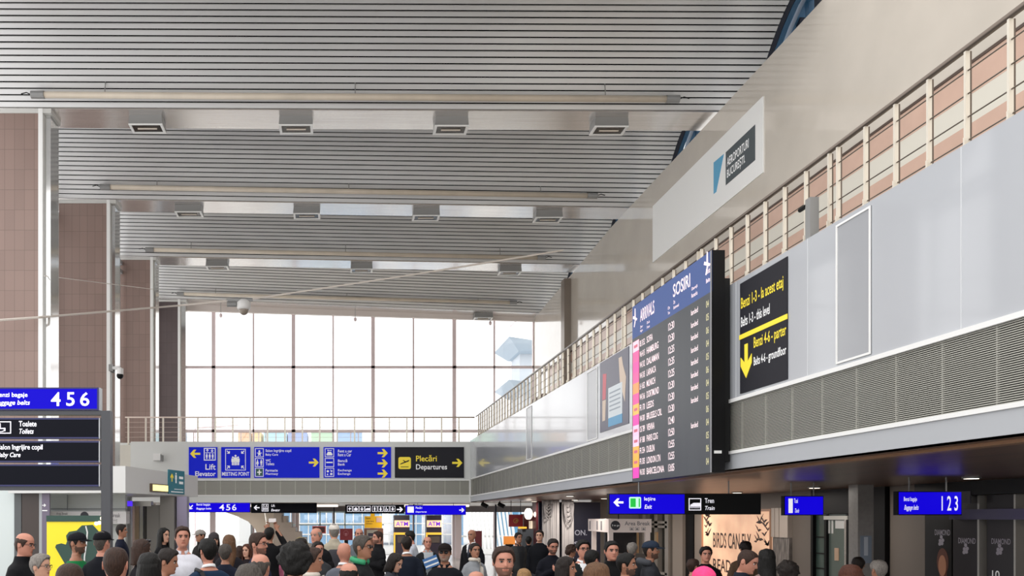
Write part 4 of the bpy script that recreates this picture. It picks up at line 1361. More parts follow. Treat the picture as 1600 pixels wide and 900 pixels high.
# draped marble prints and navy panel
Y = 30.2
fr = Fr(Y); sf = fr.sf
M_drape = mat('marble_drape', 'b3aeae', .6, noise_amt=.08, noise_scale=2)
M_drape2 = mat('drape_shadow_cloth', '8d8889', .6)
for i, (a, b) in enumerate(((847, 873.5), (877.5, 896))):
    t = thing('draped_banner', ['wide pale grey draped cloth banner beside the wine-red pillar', 'narrow pale grey draped cloth banner beside the navy panel'][i], 'banner', (Xp((a + b) / 2, Y), Y, 0))
    mb = MB()
    n = 28
    u0, u1 = Xp(a, Y), Xp(b, Y)
    rows = []
    for j in range(10):
        z = Z_SOF * j / 9
        rows.append([Vector((u0 + (u1 - u0) * k / n, Y - .05 - .035 * math.sin(k * 1.9 + i) - .02 * math.sin(k * .7 + j * .4), z)) for k in range(n + 1)] +
                    [Vector((u1 - (u1 - u0) * k / n, Y + .02, z)) for k in range(n + 1)])
    mb.loft(rows)
    mb.build('cloth', M_drape, t, smooth=True)
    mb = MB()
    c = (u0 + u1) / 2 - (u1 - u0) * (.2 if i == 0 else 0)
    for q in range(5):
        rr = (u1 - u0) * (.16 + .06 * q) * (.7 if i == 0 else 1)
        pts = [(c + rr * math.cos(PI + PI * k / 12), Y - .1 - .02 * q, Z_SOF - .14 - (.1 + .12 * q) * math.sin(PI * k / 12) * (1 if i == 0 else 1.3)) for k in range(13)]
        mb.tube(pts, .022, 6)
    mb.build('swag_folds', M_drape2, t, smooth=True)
Y = 30.6
fr = Fr(Y); sf = fr.sf
t = thing('billboard', 'tall navy panel with pale letters ON. behind the kiosk', 'panel', (Xp(915, Y), Y, 0))
slab(t, sf, Xp(842, Y), Xp(938, Y), 0.02, Z_SOF - .08, -.1, 0, mat('navy_panel', '10142c', .4), 'panel')
words(t, sf, [('ON.', *fr.b(898, 828, 917, 836.5)), ('S', *fr.b(897, 846, 905, 854))], mat('pale_print', '9a9aa8', .5, emit=.15), .004)

# ------------------------------------------------------------------ white kiosk with the Area Break band
Y = 23.0
fr = Fr(Y); sf = fr.sf
t = thing('kiosk', 'white corner kiosk with black round logo and Area Break on its band', 'kiosk', (Xp(985, Y), Y, 0))
M_kw = mat('kiosk_pink_white', 'dccfca', .4, emit=.12)
xk0, xk1 = Xp(951, Y), Xp(1018, Y)
xl_ = Xp(919, Y + 3)
z0, z1 = Zp(832, Y), Zp(811, Y)
mb = MB()
lo = [(xk0, Y, z0), (xk1, Y, z0), (xk1, Y + 3, z0), (xl_, Y + 3, z0)]
mb.hexa(lo, [(x, y, z1) for x, y, z in lo])
bd = mb.build('sign_band', M_kw, t)
M_kprint = mat('kiosk_print', '77747a', .5)
words(t, sf, [('Area Break', *fr.b(976, 814.5, 1015.5, 821))], M_kprint, .004)
lg = MB(); lg.disc(sf, Xp(961.5, Y), Zp(821, Y), 7.4 * Y / F, .0, .008, 24); lg = lg.build('round_logo', M_ink, t)
words(lg, sf, [('5 to go', *fr.b(956, 819.5, 967.5, 823))], M_letter_soft, .01)
mb = MB()
for p in (987, 995.5, 1005.5):
    icon(mb, fr, p - 3, 823.5, p + 3, 829, 'bag', .002, .006)
mb.build('pictogram', M_kprint, t)
v = Vector((xk0 - xl_, -3, 0)); Lk = v.length; v.normalize()
sfk = Surf((xl_, Y + 3, 0), v, (0, 0, 1), (v.y, -v.x, 0))
mb = MB()
for q in (.08, .45, .65):
    mb.rect(sfk, Lk * q, Lk * (q + .05), z0 + .05, z1 - .06, .0, .01)
mb.build('side_print', M_kprint, t)
for x, y in ((xk0 + .08, Y + .1), (xk1 - .08, Y + .1), (xl_ + .15, Y + 2.9)):
    mb = MB(); mb.box(x - .06, x + .06, y - .06, y + .06, 0, z0); mb.build('post', M_kw, t)
mb = MB(); mb.box(xk0 + .2, xk1 - .1, Y + .9, Y + 1.0, 0, z0); mb.build('back_wall', mat('kiosk_dark', '121018', .5), t)
mb = MB(); mb.box(xk0 + .15, xk1 - .15, Y + .05, Y + .6, 0, 1.05); mb.build('counter', mat('kiosk_counter', '57504c', .4), t)
mb = MB()
for q in range(3):
    mb.tube([(xl_ + .4 + q * .45, Y + 1.4 - q * .3, 1.0), (xl_ + .4 + q * .45, Y + 1.4 - q * .3, z0)], .05, 8)
mb.build('display_rail', mat('kiosk_brass', 'b09a78', .3, .5), t)
mb = MB(); mb.tube([(Xp(970, Y), Y + .2, z1), (Xp(970, Y), Y + .2, Z_SOF)], .02, 6); mb.build('hanger', M_black, t)

# ------------------------------------------------------------------ shop wall under the balcony
XS = 11.3
sf = side(XS)
M_taupe = mat('taupe_wall', '6f665f', .5)


def su(p): return -Yx(p, XS)


def shop(name, p0, p1, z0, z1, m, d=.03):
    mb = MB(); mb.rect(sf, su(p0), su(p1), z0, z1, 0, d)
    return struct(name, mb, m)

mb = MB(); mb.box(XS, XS + .2, 8, 33.4, 0, Z_SOF); struct('wall_shops', mb, M_taupe)
shop('trim_18', 1372, 1390, 0, Z_SOF, M_black, .1)
shop('trim_19', 1076, 1088, 0, Z_SOF, M_black, .1)
shop('trim_20', 1088, 1099, 0, Z_SOF, mat('pale_jamb', '8c8178', .4), .06)
shop('trim_21', 1060, 1076, 0, Z_SOF, mat('pale_jamb', '8c8178', .4), .2)
# glazed cabinet next to the kiosk
t = thing('display_case', 'metal-framed glass display case behind the capped man', 'display case', (XS - .2, Yx(1040, XS), 0))
for p in (1020, 1039, 1056):
    mb = MB(); mb.rect(sf, su(p) - .2, su(p) + .1, 0, Z_SOF, .02, .3); mb.build('upright', mat('case_metal', 'a09890', .3, .5), t)
for z in (.1, 1.7, 1.85):
    mb = MB(); mb.rect(sf, su(1020), su(1056), z, z + .08, .02, .3); mb.build('rail', mat('case_metal', 'a09890', .3, .5), t)
mb = MB(); mb.rect(sf, su(1020), su(1056), .1, 2.6, .12, .14); mb.build('glass_pane', M_glass_dark, t)
mb = MB(); mb.rect(sf, su(1021), su(1055), .1, 2.6, .01, .03); mb.build('back_panel', mat('case_back', '6f6658', .5), t)
# lit mural BIRDS CAN FLY
t = thing('lit_mural', 'glowing peach mural with bird silhouettes reading BIRDS CAN FLY', 'mural', (XS, Yx(1150, XS), .2))
u0, u1 = su(1100), su(1209)
mm = mat('mural_glow', 'e6b898', .5, emit=.5, noise_amt=.3, noise_scale=.9)
z1_ = 2.28
slab(t, sf, u0, u1, .25, z1_, 0, .05, mm, 'lit_face')
mb = MB(); mb.outline(sf, u0, u1, .25, z1_, .05, .09, .06); mb.build('frame', mat('mural_frame', 'b08468', .4, emit=.1), t)
M_bird = mat('bird_ink', '4b3a33', .5)
a, b = su(1117), su(1178)
zz = lambda py: Zp(py, Yx(1150, XS))
words(t, sf, [('BIRDS CAN FLY.', a, b, zz(858), zz(833)), ('READ', a, su(1145), zz(896), zz(876))], M_bird, .055)
mb = MB()
rnd = random.Random(3)
mb.bm.free()
for k in range(26):
    left = k < 13
    p = rnd.uniform(1104, 1112) if left else rnd.uniform(1184, 1205)
    py = rnd.uniform(803, 838) if left else rnd.uniform(812, 850)
    cu_, cv = su(p), Zp(py, Yx(p, XS))
    s_ = rnd.uniform(.05, .11)
    r_ = rnd.uniform(-.6, .6)
    mb = MB(); mb.prism(sf, [(cu_ + s_ * x, cv + s_ * (y + r_ * x)) for x, y in ((-2, .8), (-.6, .5), (0, -.1), (.6, .5), (2, .8), (.7, -.2), (0, -.7), (-.7, -.2))], .05, .056)
    mb.build('bird_silhouette', M_bird, t)
# pale shelving next to it
t = thing('shelf_unit', 'pale shelf unit with hanging white panels below the taxi sign', 'shelving', (XS, Yx(1225, XS), 0))
for i, (p0, p1) in enumerate(((1212, 1217), (1218, 1224), (1225, 1238))):
    slab(t, sf, su(p0), su(p1), 1.55, 2.3, .0, .12, mat('shelf_panel', 'bdb0a6', .4), 'hanging_panel')
slab(t, sf, su(1212), su(1238), .1, 1.55, .0, .08, mat('shelf_goods', '77706c', .5, noise_amt=.6, noise_scale=6, stretch=(1, 3, .6)), 'lower_panel')
# doorway with dark header
dr = bpy.data.objects.new('door_3', None); C.objects.link(dr); dr['kind'] = 'structure'; dr.location = (XS, Yx(1310, XS), 0)


def dpart(name, p0, p1, z0, z1, m, d0=.02, d1=.08):
    mb = MB(); mb.rect(sf, su(p0), su(p1), z0, z1, d0, d1)
    return mb.build(name, m, dr)

dpart('door_header', 1280, 1340, Zp(802, 18.9), Z_SOF, M_blackgloss, .03, .2)
M_dgl = mat('door_green_glass', '4a5a54', .2)
dpart('door_panel', 1280, 1299, 0, Zp(803, 19), M_dgl)
dpart('door_panel', 1302, 1331, 0, Zp(803, 18.6), mat('door_panel_green', '64706a', .25), .02, .1)
for p in (1278.5, 1300, 1334):
    dpart('door_stile', p - 1.5, p + 2, 0, Zp(804, 18.8), M_black, .08, .16)
dpart('door_stile', 1331, 1334, 0, Zp(806, 18.5), M_steel, .1, .17)
dpart('top_rail', 1299, 1336, Zp(812, 18.8), Zp(806, 18.8), mat('door_light_rail', 'c9c5bd', .4, emit=.15), .1, .18)
dpart('door_notice', 1313, 1329, Zp(826, 18.6), Zp(813, 18.6), M_white, .1, .115)
for p in (1302, 1307):
    dpart('white_strip', p, p + 2.2, Zp(834, 18.7), Zp(813, 18.7), M_white, .1, .115)
dpart('door_handle', 1312, 1318, Zp(877, 18.5), Zp(857, 18.5), mat('notice_tan', 'c5a68c', .5), .1, .12)
for py in (840, 866, 890):
    dpart('door_bar', 1281, 1298, Zp(py + 1, 19), Zp(py - 1, 19), M_black, .08, .1)
# grey pillar with notice
Y = 16.2
mb = MB(); mb.box(Xp(1340.5, Y), Xp(1365, Y), Y, Y + .3, 0, Z_SOF); struct('pillar', mb, mat('speckled_grey', '96928f', .5, noise_amt=.08, noise_scale=14))
fr = Fr(Y)
t = thing('notice', 'small blue-grey framed notice on the grey pillar', 'notice', (Xp(1353, Y), Y, 1.2))
slab(t, fr.sf, *fr.b(1344, 837, 1361, 880), -.0, .02, mat('notice_blue', '8b97a8', .4), 'sheet')
mb = MB(); mb.rect(fr.sf, *fr.b(1349, 839, 1355, 868), .02, .024); mb.build('pale_print', mat('notice_pale', 'c9d0da', .5), t)
# strip lamps under the bridge
for i, (a, b) in enumerate(((312, 420), (428, 530), (545, 640), (660, 735))):
    Y = 35.5
    t = thing('strip_lamp', 'white strip lamp along the bridge soffit, %s from the lift' % order[i], 'ceiling light', (Xp((a + b) / 2, Y), Y, ZB_SOF - .01), 'strip lamps under the bridge')
    mb = MB(); mb.box(Xp(a, Y), Xp(b, Y), Y, Y + .3, ZB_SOF - .05, ZB_SOF - .01); mb.build('body', M_white, t)
    mb = MB(); mb.box(Xp(a, Y) + .05, Xp(b, Y) - .05, Y + .02, Y + .28, ZB_SOF - .15, ZB_SOF - .05); mb.build('diffuser', mat('strip_glow', 'fff4ea', .4, emit=1.1), t)
# taupe back wall behind the kiosk
mb = MB(); mb.box(Xp(926, 31.6), XS, 31.6, 31.8, 0, Z_SOF); struct('wall_back', mb, mat('taupe_back', '9a9088', .5))
# small soffit lamps, hinted at by a few glows, mostly added as fill light
M_down = mat('fill_downlight_glow', 'fff0dc', .4, emit=3)
spots = [(6.6, 24, 40, 'over the kiosk corner'), (8.6, 27.2, 55, 'over the back of the kiosk'), (8.2, 29.2, 45, 'before the navy billboard'), (7.4, 31.9, 45, 'over the cafe stand'), (10.2, 25.2, 40, 'by the display case'),
         (9.9, 17.4, 30, 'by the grey pillar'), (10.0, 13.2, 9, 'over the DIAMOND panels'), (9.9, 20.8, 25, 'by the pale shelves'),
         (-4.5, 38, 60, 'over the stairs'), (-1.0, 36.5, 60, 'over the red crest stand'), (2.6, 36.5, 60, 'over the cash machines'), (5.6, 38, 60, 'behind the maroon stand')]
for x, y, e, lab in spots:
    zc = Z_SOF if y < YB else ZB_SOF - .01
    t = thing('fill_downlight', 'small round lamp let into the soffit %s' % lab, 'ceiling light', (x, y, zc))
    mb = MB(); mb.tube([(x, y, zc - .025), (x, y, zc)], .13, 16); rim = mb.build('rim', M_lampbox, t)
    mb = MB(); mb.tube([(x, y, zc - .03), (x, y, zc - .026)], .1, 16); mb.build('diffuser', M_down, t)
    ld = bpy.data.lights.new('fill_downlight', 'AREA'); ld.shape = 'DISK'; ld.size = .2; ld.energy = e; ld.color = (1, .93, .84)
    lo_ = bpy.data.objects.new('fill_downlight_source', ld); C.objects.link(lo_); lo_.parent = t; lo_.location = (0, 0, -.04)

# dark shop front with DIAMOND panels
mb = MB(); mb.rect(sf, su(1449), -8.2, 2.45, Z_SOF, .0, .25); struct('trim_22', mb, M_blackgloss)
mb = MB(); mb.rect(sf, su(1500), -8.2, 2.02, 2.2, .05, .2); struct('trim_23', mb, mat('violet_strip', '2c2350', .3))
M_shopd = mat('shop_dark', '0c0a0d', .35, spec=.25)
M_shopg = mat('shop_grey_panel', '2a262b', .35, spec=.3)
M_foil = mat('silver_print', '8d8790', .5, emit=.12)
for i, (p0, p1, m, tx0, tx1, py, lab) in enumerate((
        (1450, 1492, M_shopd, 1466, 1490, 832, 'black shop window panel with a portrait of a woman with auburn hair'),
        (1494, 1538, M_shopg, 1503, 1530, 845, 'charcoal shop panel reading DIAMOND between the portrait and the steel post'),
        (1547, 1597, M_shopg, 1555, 1585, 846, 'charcoal shop panel reading DIAMOND with a pale numeral low down'))):
    t = thing('shop_panel', lab, 'shop panel', (XS, Yx((p0 + p1) / 2, XS), 0), 'dark shop front panels')
    slab(t, sf, su(p0), su(p1), .05, 2.44, .0, .06, m, 'panel')
    yc = Yx((tx0 + tx1) / 2, XS)
    words(t, sf, [('DIAMOND', su(tx0), su(tx1), Zp(py + 4.5, yc), Zp(py - 4.5, yc))], M_foil, .065)
    c = (su(tx0) + su(tx1)) / 2 - .03
    mb = MB()
    zc = Zp(py + 13, yc)
    for q, (dx, dz) in enumerate(((0, .07), (-.03, 0), (.04, .01), (-.04, -.06), (.02, -.05))):
        mb.disc(sf, c + dx, zc + dz, .035, .06, .066, 10)
    mb.build('emblem', M_foil, t)
    if i == 0:
        yc = Yx(1478, XS)
        mb = MB(); mb.disc(sf, su(1478), Zp(884, yc), .10, .062, .07, 18, rv=.2); mb.build('portrait_face', mat('portrait_skin', '9c6a50', .6, emit=.08), t)
        mb = MB(); mb.disc(sf, su(1478), Zp(878, yc), .15, .06, .064, 18, rv=.26); mb.rect(sf, su(1473), su(1484.5), .6, Zp(880, yc), .06, .063); mb.build('portrait_hair', mat('portrait_hair', '5a2f22', .6), t)
    if i == 2:
        words(t, sf, [('10', su(1556), su(1568), Zp(905, yc), Zp(892, yc))], M_letter_soft, .066)
for p in (1541, 1598.5):
    mb = MB(); mb.rect(sf, su(p - 1.5), su(p + 1.5), 0, 2.44, .0, .14); struct('shop_upright_trim', mb, M_liftsteel)
t = thing('notice', 'grey card on the black header over the DIAMOND panels', 'notice', (XS, Yx(1526, XS), 2.5))
slab(t, sf, su(1514), su(1539), 2.3, 2.52, .24, .26, mat('grey_card', '4a4850', .5), 'card')

# ------------------------------------------------------------------ outside, beyond the glass
mb = MB(); mb.box(-60, 70, 46, 120, -.12, .02)
o = struct('outside_pavement', mb, mat('pale_paving', 'c9c9c6', .7))
Y = 62.0
mb = MB()
for a_, b_ in ((440, 597), (617, 659), (668, 690), (707, 724)):
    mb.box(Xp(a_, Y), Xp(b_, Y), Y, Y + 6, 0, Zp(792, Y))
mb.mi = 1
for p in range(440, 710, 14):
    mb.box(Xp(p, Y) - .04, Xp(p, Y) + .04, Y - .05, Y, 0, Zp(792, Y))
for py in (800, 818, 835):
    mb.box(Xp(440, Y), Xp(706, Y), Y - .06, Y, Zp(py, Y) - .05, Zp(py, Y) + .05)
t = mb.build('glass_pavilion', [mat('pale_blue_glass', '8fb6d8', .2), M_white])
tag(t, 'pale blue glazed building outside beyond the doors', 'building')
t = thing('lattice_canopy', 'slanting white lattice canopy outside beyond the glass', 'canopy', (Xp(765, 55), 55, 0))
for k in range(13):
    p = 726 + k * 6
    mb = MB(); mb.tube([(Xp(p + 8, 54), 54, -.1), (Xp(p - 2, 58), 58, Zp(785, 58))], .09, 6); mb.build('strut', M_white, t)
mb = MB(); mb.tube([(Xp(715, 56), 56, Zp(838, 56)), (Xp(810, 56), 56, Zp(838, 56))], .07, 6); mb.build('crossbar', M_white, t)
mb = MB(); mb.box(Xp(778, 60), Xp(815, 60), 60, 60.4, 0, Zp(798, 60)); tag(mb.build('blue_hoarding', mat('hoarding_blue', '5f9ac0', .5)), 'plain blue hoarding outside beside the white lattice', 'hoarding')
Y = 70
cols = [('e0b48c', 'orange'), ('e8c88e', 'amber'), ('a9d0d8', 'aqua'), ('93a8d8', 'blue'), ('b4d4b0', 'green'), ('93b4d8', 'pale blue')]
for i, (a, b) in enumerate(((372, 392), (394, 408), (412, 448), (450, 480), (486, 522), (526, 566))):
    t = thing('site_cabin', '%s site cabin outside beyond the bridge railing' % cols[i][1], 'cabin', (Xp((a + b) / 2, Y), Y, 0))
    mb = MB(); mb.box(Xp(a, Y), Xp(b, Y), Y, Y + 3, 6, Zp(676, Y)); mb.build('body', mat('cabin_' + cols[i][1].replace(' ', '_'), cols[i][0], .6), t)
    mb = MB(); mb.box(Xp(a, Y), Xp(b, Y), Y - .1, Y + 3, Zp(676, Y), Zp(675, Y)); mb.build('roof', M_white, t)
    mb = MB(); mb.box(Xp(a + 1, Y), Xp(b - 1, Y), Y + .2, Y + 2.6, 0, 6); mb.build('plinth', M_white, t)
cable('site_boom', [(305, 860, 60), (305, 669, 60), (350, 666, 60), (392, 663, 60)], .05, 'thin boom of site scaffolding outside beyond the bridge', M_mullion)
# control tower outside at the right end of the glass
Y = 62
t = thing('control_tower', 'pale tower with blue flared platforms outside beyond the glass corner', 'tower', (Xp(830, Y), Y, 0))
mb = MB(); mb.box(Xp(812, Y), Xp(850, Y), Y, Y + 3, 0, Zp(545, Y)); mb.build('shaft', mat('tower_white', 'd4dbe2', .6), t)
for y0, y1, k in ((532, 545, 0), (597, 608, 1)):
    mb = MB()
    lo = [(Xp(806, Y), Y - 1, Zp(y1 + 8, Y)), (Xp(850, Y), Y - 1, Zp(y1 + 8, Y)), (Xp(850, Y), Y + 3, Zp(y1 + 8, Y)), (Xp(806, Y), Y + 3, Zp(y1 + 8, Y))]
    hi = [(Xp(787, Y), Y - 2, Zp(y0 + 3, Y)), (Xp(855, Y), Y - 2, Zp(y1, Y)), (Xp(855, Y), Y + 4, Zp(y1, Y)), (Xp(787, Y), Y + 4, Zp(y0 + 3, Y))]
    mb.hexa(lo, hi); mb.build('platform', mat('tower_blue', 'bccbd8', .5), t)
mb = MB(); mb.tube([(Xp(797, Y), Y, Zp(510, Y)), (Xp(808, Y), Y, Zp(500, Y)), (Xp(840, Y), Y, Zp(496, Y))], .08, 6); mb.build('mast', M_mullion, t)
# ------------------------------------------------------------------ people
HEADC = 1.662                       # head centre above the floor for a 1.78 m figure
HEAD = [(.118, .004, -.004, .012), (.112, .032, -.03, .044), (.100, .052, -.056, .070), (.085, .063, -.072, .083), (.066, .070, -.082, .092), (.045, .0745, -.089, .097),
        (.03, .0755, -.0905, .098), (.018, .075, -.0885, .098), (.006, .0745, -.0865, .097), (-.006, .074, -.086, .095), (-.018, .0735, -.086, .092), (-.03, .072, -.086, .087),
        (-.042, .070, -.086, .081), (-.052, .0675, -.0865, .075), (-.061, .065, -.0865, .070), (-.070, .062, -.0865, .066), (-.080, .058, -.0865, .062), (-.092, .052, -.087, .060),
        (-.103, .047, -.084, .060), (-.112, .045, -.072, .060), (-.120, .050, -.05, .062), (-.135, .054, -.038, .065), (-.16, .056, -.036, .068), (-.19, .059, -.036, .074)]
TORSO_M = [(-.215, .078, -.042, .083), (-.24, .115, -.052, .09), (-.262, .155, -.06, .096), (-.285, .182, -.072, .10), (-.32, .192, -.088, .106), (-.38, .186, -.115, .116), (-.45, .178, -.125, .116),
           (-.52, .166, -.122, .108), (-.60, .157, -.115, .098), (-.70, .158, -.112, .098), (-.80, .172, -.115, .116), (-.86, .168, -.105, .112), (-.90, .12, -.07, .08)]
TORSO_F = [(z, w * (.88 if z > -.5 else .92 if z > -.72 else 1.02), f * (1.12 if -.47 < z < -.36 else .95), b * .93) for z, w, f, b in TORSO_M]
NSEG = 44
DZ = .048                            # the shoulders sit close under the chin
HEAD = [(z, w * 1.05, f, b) for z, w, f, b in HEAD if z > -.17]
TORSO_M = [(z + DZ, w, f, b) for z, w, f, b in TORSO_M]
TORSO_F = [(z + DZ, w, f, b) for z, w, f, b in TORSO_F]


def sstep(a, b, x):
    t = min(1, max(0, (x - a) / (b - a)))
    return t * t * (3 - 2 * t)


def face_bump(t, z, fem):
    """how far the face stands out (towards -Y) at turn t from the front and height z"""
    x = .075 * math.sin(t)
    if abs(t) > 1.5:
        return 0
    g = lambda cx, cz, sx_, sz_: math.exp(-((x - cx) / sx_) ** 2 - ((z - cz) / sz_) ** 2)
    d = 0
    nz = sstep(.025, -.028, z) * (1 if z > -.034 else max(0, 1 - (-.034 - z) / .008))
    d += .024 * nz * math.exp(-(x / .0125) ** 2)
    d += .006 * (g(.013, -.03, .007, .008) + g(-.013, -.03, .007, .008))
    d -= .011 * (g(.031, .006, .016, .010) + g(-.031, .006, .016, .010))
    d += .004 * (g(.03, .024, .02, .007) + g(-.03, .024, .02, .007)) * (.4 if fem else 1)
    d += .0055 * (g(0, -.054, .022, .0045) + g(0, -.064, .019, .005)) - .003 * g(0, -.059, .02, .0025)
    d += .003 * (g(.042, -.02, .014, .014) + g(-.042, -.02, .014, .014))
    d += .005 * g(0, -.095, .02, .011) - .004 * g(0, -.077, .022, .006)
    return d


def ring(z, w, yf, yb, n, bump=None, k=.0):
    c = (yf + yb) / 2
    hy = (yb - yf) / 2
    out = []
    for i in range(n):
        t = -PI + 2 * PI * i / n          # 0 = front
        x = w * math.sin(t)
        y = c - hy * math.cos(t)
        if math.cos(t) > 0 and k:
            x *= 1 - k * math.cos(t) ** 2 * .25
        if bump:
            y -= bump(t, z)
        out.append(Vector((x, y, z)))
    return out


def limb(mb, pts, rs, n=10, cap=True):
    P = [Vector(p) for p in pts]
    # resample to a smooth path
    Q, R = [], []
    for i in range(len(P) - 1):
        for k in range(4):
            s_ = k / 4
            p0, p1, p2, p3 = P[max(i - 1, 0)], P[i], P[i + 1], P[min(i + 2, len(P) - 1)]
            q = .5 * ((2 * p1) + (p2 - p0) * s_ + (2 * p0 - 5 * p1 + 4 * p2 - p3) * s_ ** 2 + (3 * p1 - p0 - 3 * p2 + p3) * s_ ** 3)
            Q.append(q)
            R.append(rs[i] * (1 - s_) + rs[i + 1] * s_)
    Q.append(P[-1]); R.append(rs[-1])
    mb.tube(Q, R, n, cap)


def arm_joints(pose, s, fem):
    a, b, c, d, e = arm_joints0(pose, s, fem)
    up = Vector((0, 0, DZ))
    return a + up, b + up, c + up, d, e


def arm_joints0(pose, s, fem):
    """shoulder, elbow, wrist, hand direction, palm normal"""
    k = .88 if fem else 1
    sh = Vector((s * .172 * k, .012, -.315))
    if pose == 'front':
        return sh, Vector((s * .235 * k, .0, -.58)), Vector((s * .10, -.25, -.56)), Vector((-s * .45, -.8, .3)).normalized(), Vector((-s, 0, .3))
    if pose == 'chest':
        return sh, Vector((s * .24 * k, -.03, -.58)), Vector((s * .07, -.24, -.43)), Vector((-s * .5, -.5, .6)).normalized(), Vector((-s * .4, .9, 0))
    if pose == 'up':
        return sh, Vector((s * .25, -.2, -.25)), Vector((s * .09, -.26, .02)), Vector((-s * .25, -.1, 1)).normalized(), Vector((0, 1, 0))
    return sh, Vector((s * .235 * k, .035, -.60)), Vector((s * .245 * k, -.03, -.84)), Vector((0, -.15, -1)).normalized(), Vector((-s, 0, 0))


_limb_cache = {}


def apply_mods(o):
    dg = bpy.context.evaluated_depsgraph_get()
    me = bpy.data.meshes.new_from_object(o.evaluated_get(dg))
    old = o.data
    o.modifiers.clear()
    o.data = me
    bpy.data.meshes.remove(old)


def remesh(o, voxel, smooth=0):
    m = o.modifiers.new('r', 'REMESH')
    m.mode = 'VOXEL'
    m.voxel_size = voxel
    if smooth:
        s = o.modifiers.new('s', 'SMOOTH')
        s.iterations = smooth
        s.factor = .5
    apply_mods(o)


def tmp(mb, name='body'):
    bmesh.ops.recalc_face_normals(mb.bm, faces=mb.bm.faces)
    me = bpy.data.meshes.new(name)
    mb.bm.to_mesh(me)
    mb.bm.free()
    o = bpy.data.objects.new(name, me)
    C.objects.link(o)
    return o


def limbs(pose, fem):
    key = (pose, fem)
    if key in _limb_cache:
        return _limb_cache[key]
    mb = MB()
    for s in (-1, 1):
        sh, el, wr, d, pn = arm_joints(pose, s, fem)
        k = .85 if fem else 1
        limb(mb, [sh, (sh + el) / 2 + Vector((s * .008, .01, 0)), el, (el + wr) / 2, wr], [.040 * k, .042 * k, .037 * k, .035 * k, .027 * k], 12)
        # hand: palm, four fingers that bend, thumb from the side of the palm
        pn = (pn - d * pn.dot(d)).normalized()
        sd = d.cross(pn).normalized()                       # across the palm
        th = -sd if (d.cross(pn)).dot(Vector((0, 1, 0))) > 0 else sd
        if pose != 'down':
            th = Vector((0, 0, 1)) - d * d.z
            th = (th - pn * th.dot(pn)).normalized()
            sd = th
        pts = []
        c0 = wr - d * .01
        rows = []
        for q, hw, ht in ((0, .026, .021), (.03, .036, .019), (.06, .043, .017), (.092, .041, .014)):
            c = c0 + d * q
            rows.append([c + th * (hw * math.cos(2 * PI * i / 12)) + pn * (ht * math.sin(2 * PI * i / 12)) for i in range(12)])
        mb.loft(rows)
        curl = .25 if pose == 'down' else .75
        for f, (off, ln) in enumerate(((.030, .074), (.010, .084), (-.010, .078), (-.029, .062))):
            b = c0 + d * .085 + th * off
            a1 = d * math.cos(curl * .5) + pn * math.sin(curl * .5)
            a2 = d * math.cos(curl * 1.3) + pn * math.sin(curl * 1.3)
            a3 = d * math.cos(curl * 2) + pn * math.sin(curl * 2)
            p1 = b + a1 * ln * .45
            p2 = p1 + a2 * ln * .32
            p3 = p2 + a3 * ln * .25
            mb.tube([b - d * .015, b, p1, p2, p3], [.0095, .0095, .009, .0085, .007], 8)
        b = c0 + d * .025 + th * .03
        p1 = b + (th * .75 + d * .6 + pn * .2) * .036
        p2 = p1 + (th * .35 + d * .8 + pn * .4) * .032
        mb.tube([c0 + d * .02 + th * .015, b, p1, p2], [.013, .0125, .011, .009], 8)
        # legs
        limb(mb, [(s * .088, .005, -.84), (s * .094, -.002, -1.0), (s * .098, -.01, -1.20), (s * .10, .018, -1.36), (s * .10, .025, -1.585)], [.085, .08, .057, .057, .04], 12)
        mb.loft([[Vector((s * .10 + w * math.cos(2 * PI * i / 10), y, -1.662 + h / 2 + h / 2 * math.sin(2 * PI * i / 10))) for i in range(10)] for y, w, h in ((.07, .028, .05), (.02, .038, .10), (-.05, .042, .07), (-.13, .046, .045), (-.185, .03, .03))])
    o = tmp(mb)
    remesh(o, .0105, 2)
    _limb_cache[key] = o.data
    bpy.data.objects.remove(o)
    return _limb_cache[key]


def hairline(t):
    a = abs(t)
    tab = [(0, .078), (.6, .074), (1.0, .045), (1.22, .0), (1.42, -.03), (1.55, .012), (1.95, .0), (2.2, -.05), (2.6, -.082), (PI, -.088)]
    for (a0, z0), (a1, z1) in zip(tab, tab[1:]):
        if a <= a1:
            return z0 + (z1 - z0) * (a - a0) / (a1 - a0)
    return -.088


def head_at(z):
    for a, b in zip(HEAD, HEAD[1:]):
        if b[0] <= z <= a[0]:
            s_ = (a[0] - z) / (a[0] - b[0])
            return tuple(a[i] + (b[i] - a[i]) * s_ for i in (1, 2, 3))
    return HEAD[-1][1:]


def head_pt(t, z, off=0.):
    w, yf, yb = head_at(z)
    c, hy = (yf + yb) / 2, (yb - yf) / 2
    p = Vector((w * math.sin(t), c - hy * math.cos(t), z))
    q = Vector((p.x, p.y - .005, p.z * .9 + .0))
    q.normalize()
    return p + q * off


def noise3(p, f, seed):
    return noise.noise(Vector((p.x * f + seed, p.y * f, p.z * f)))


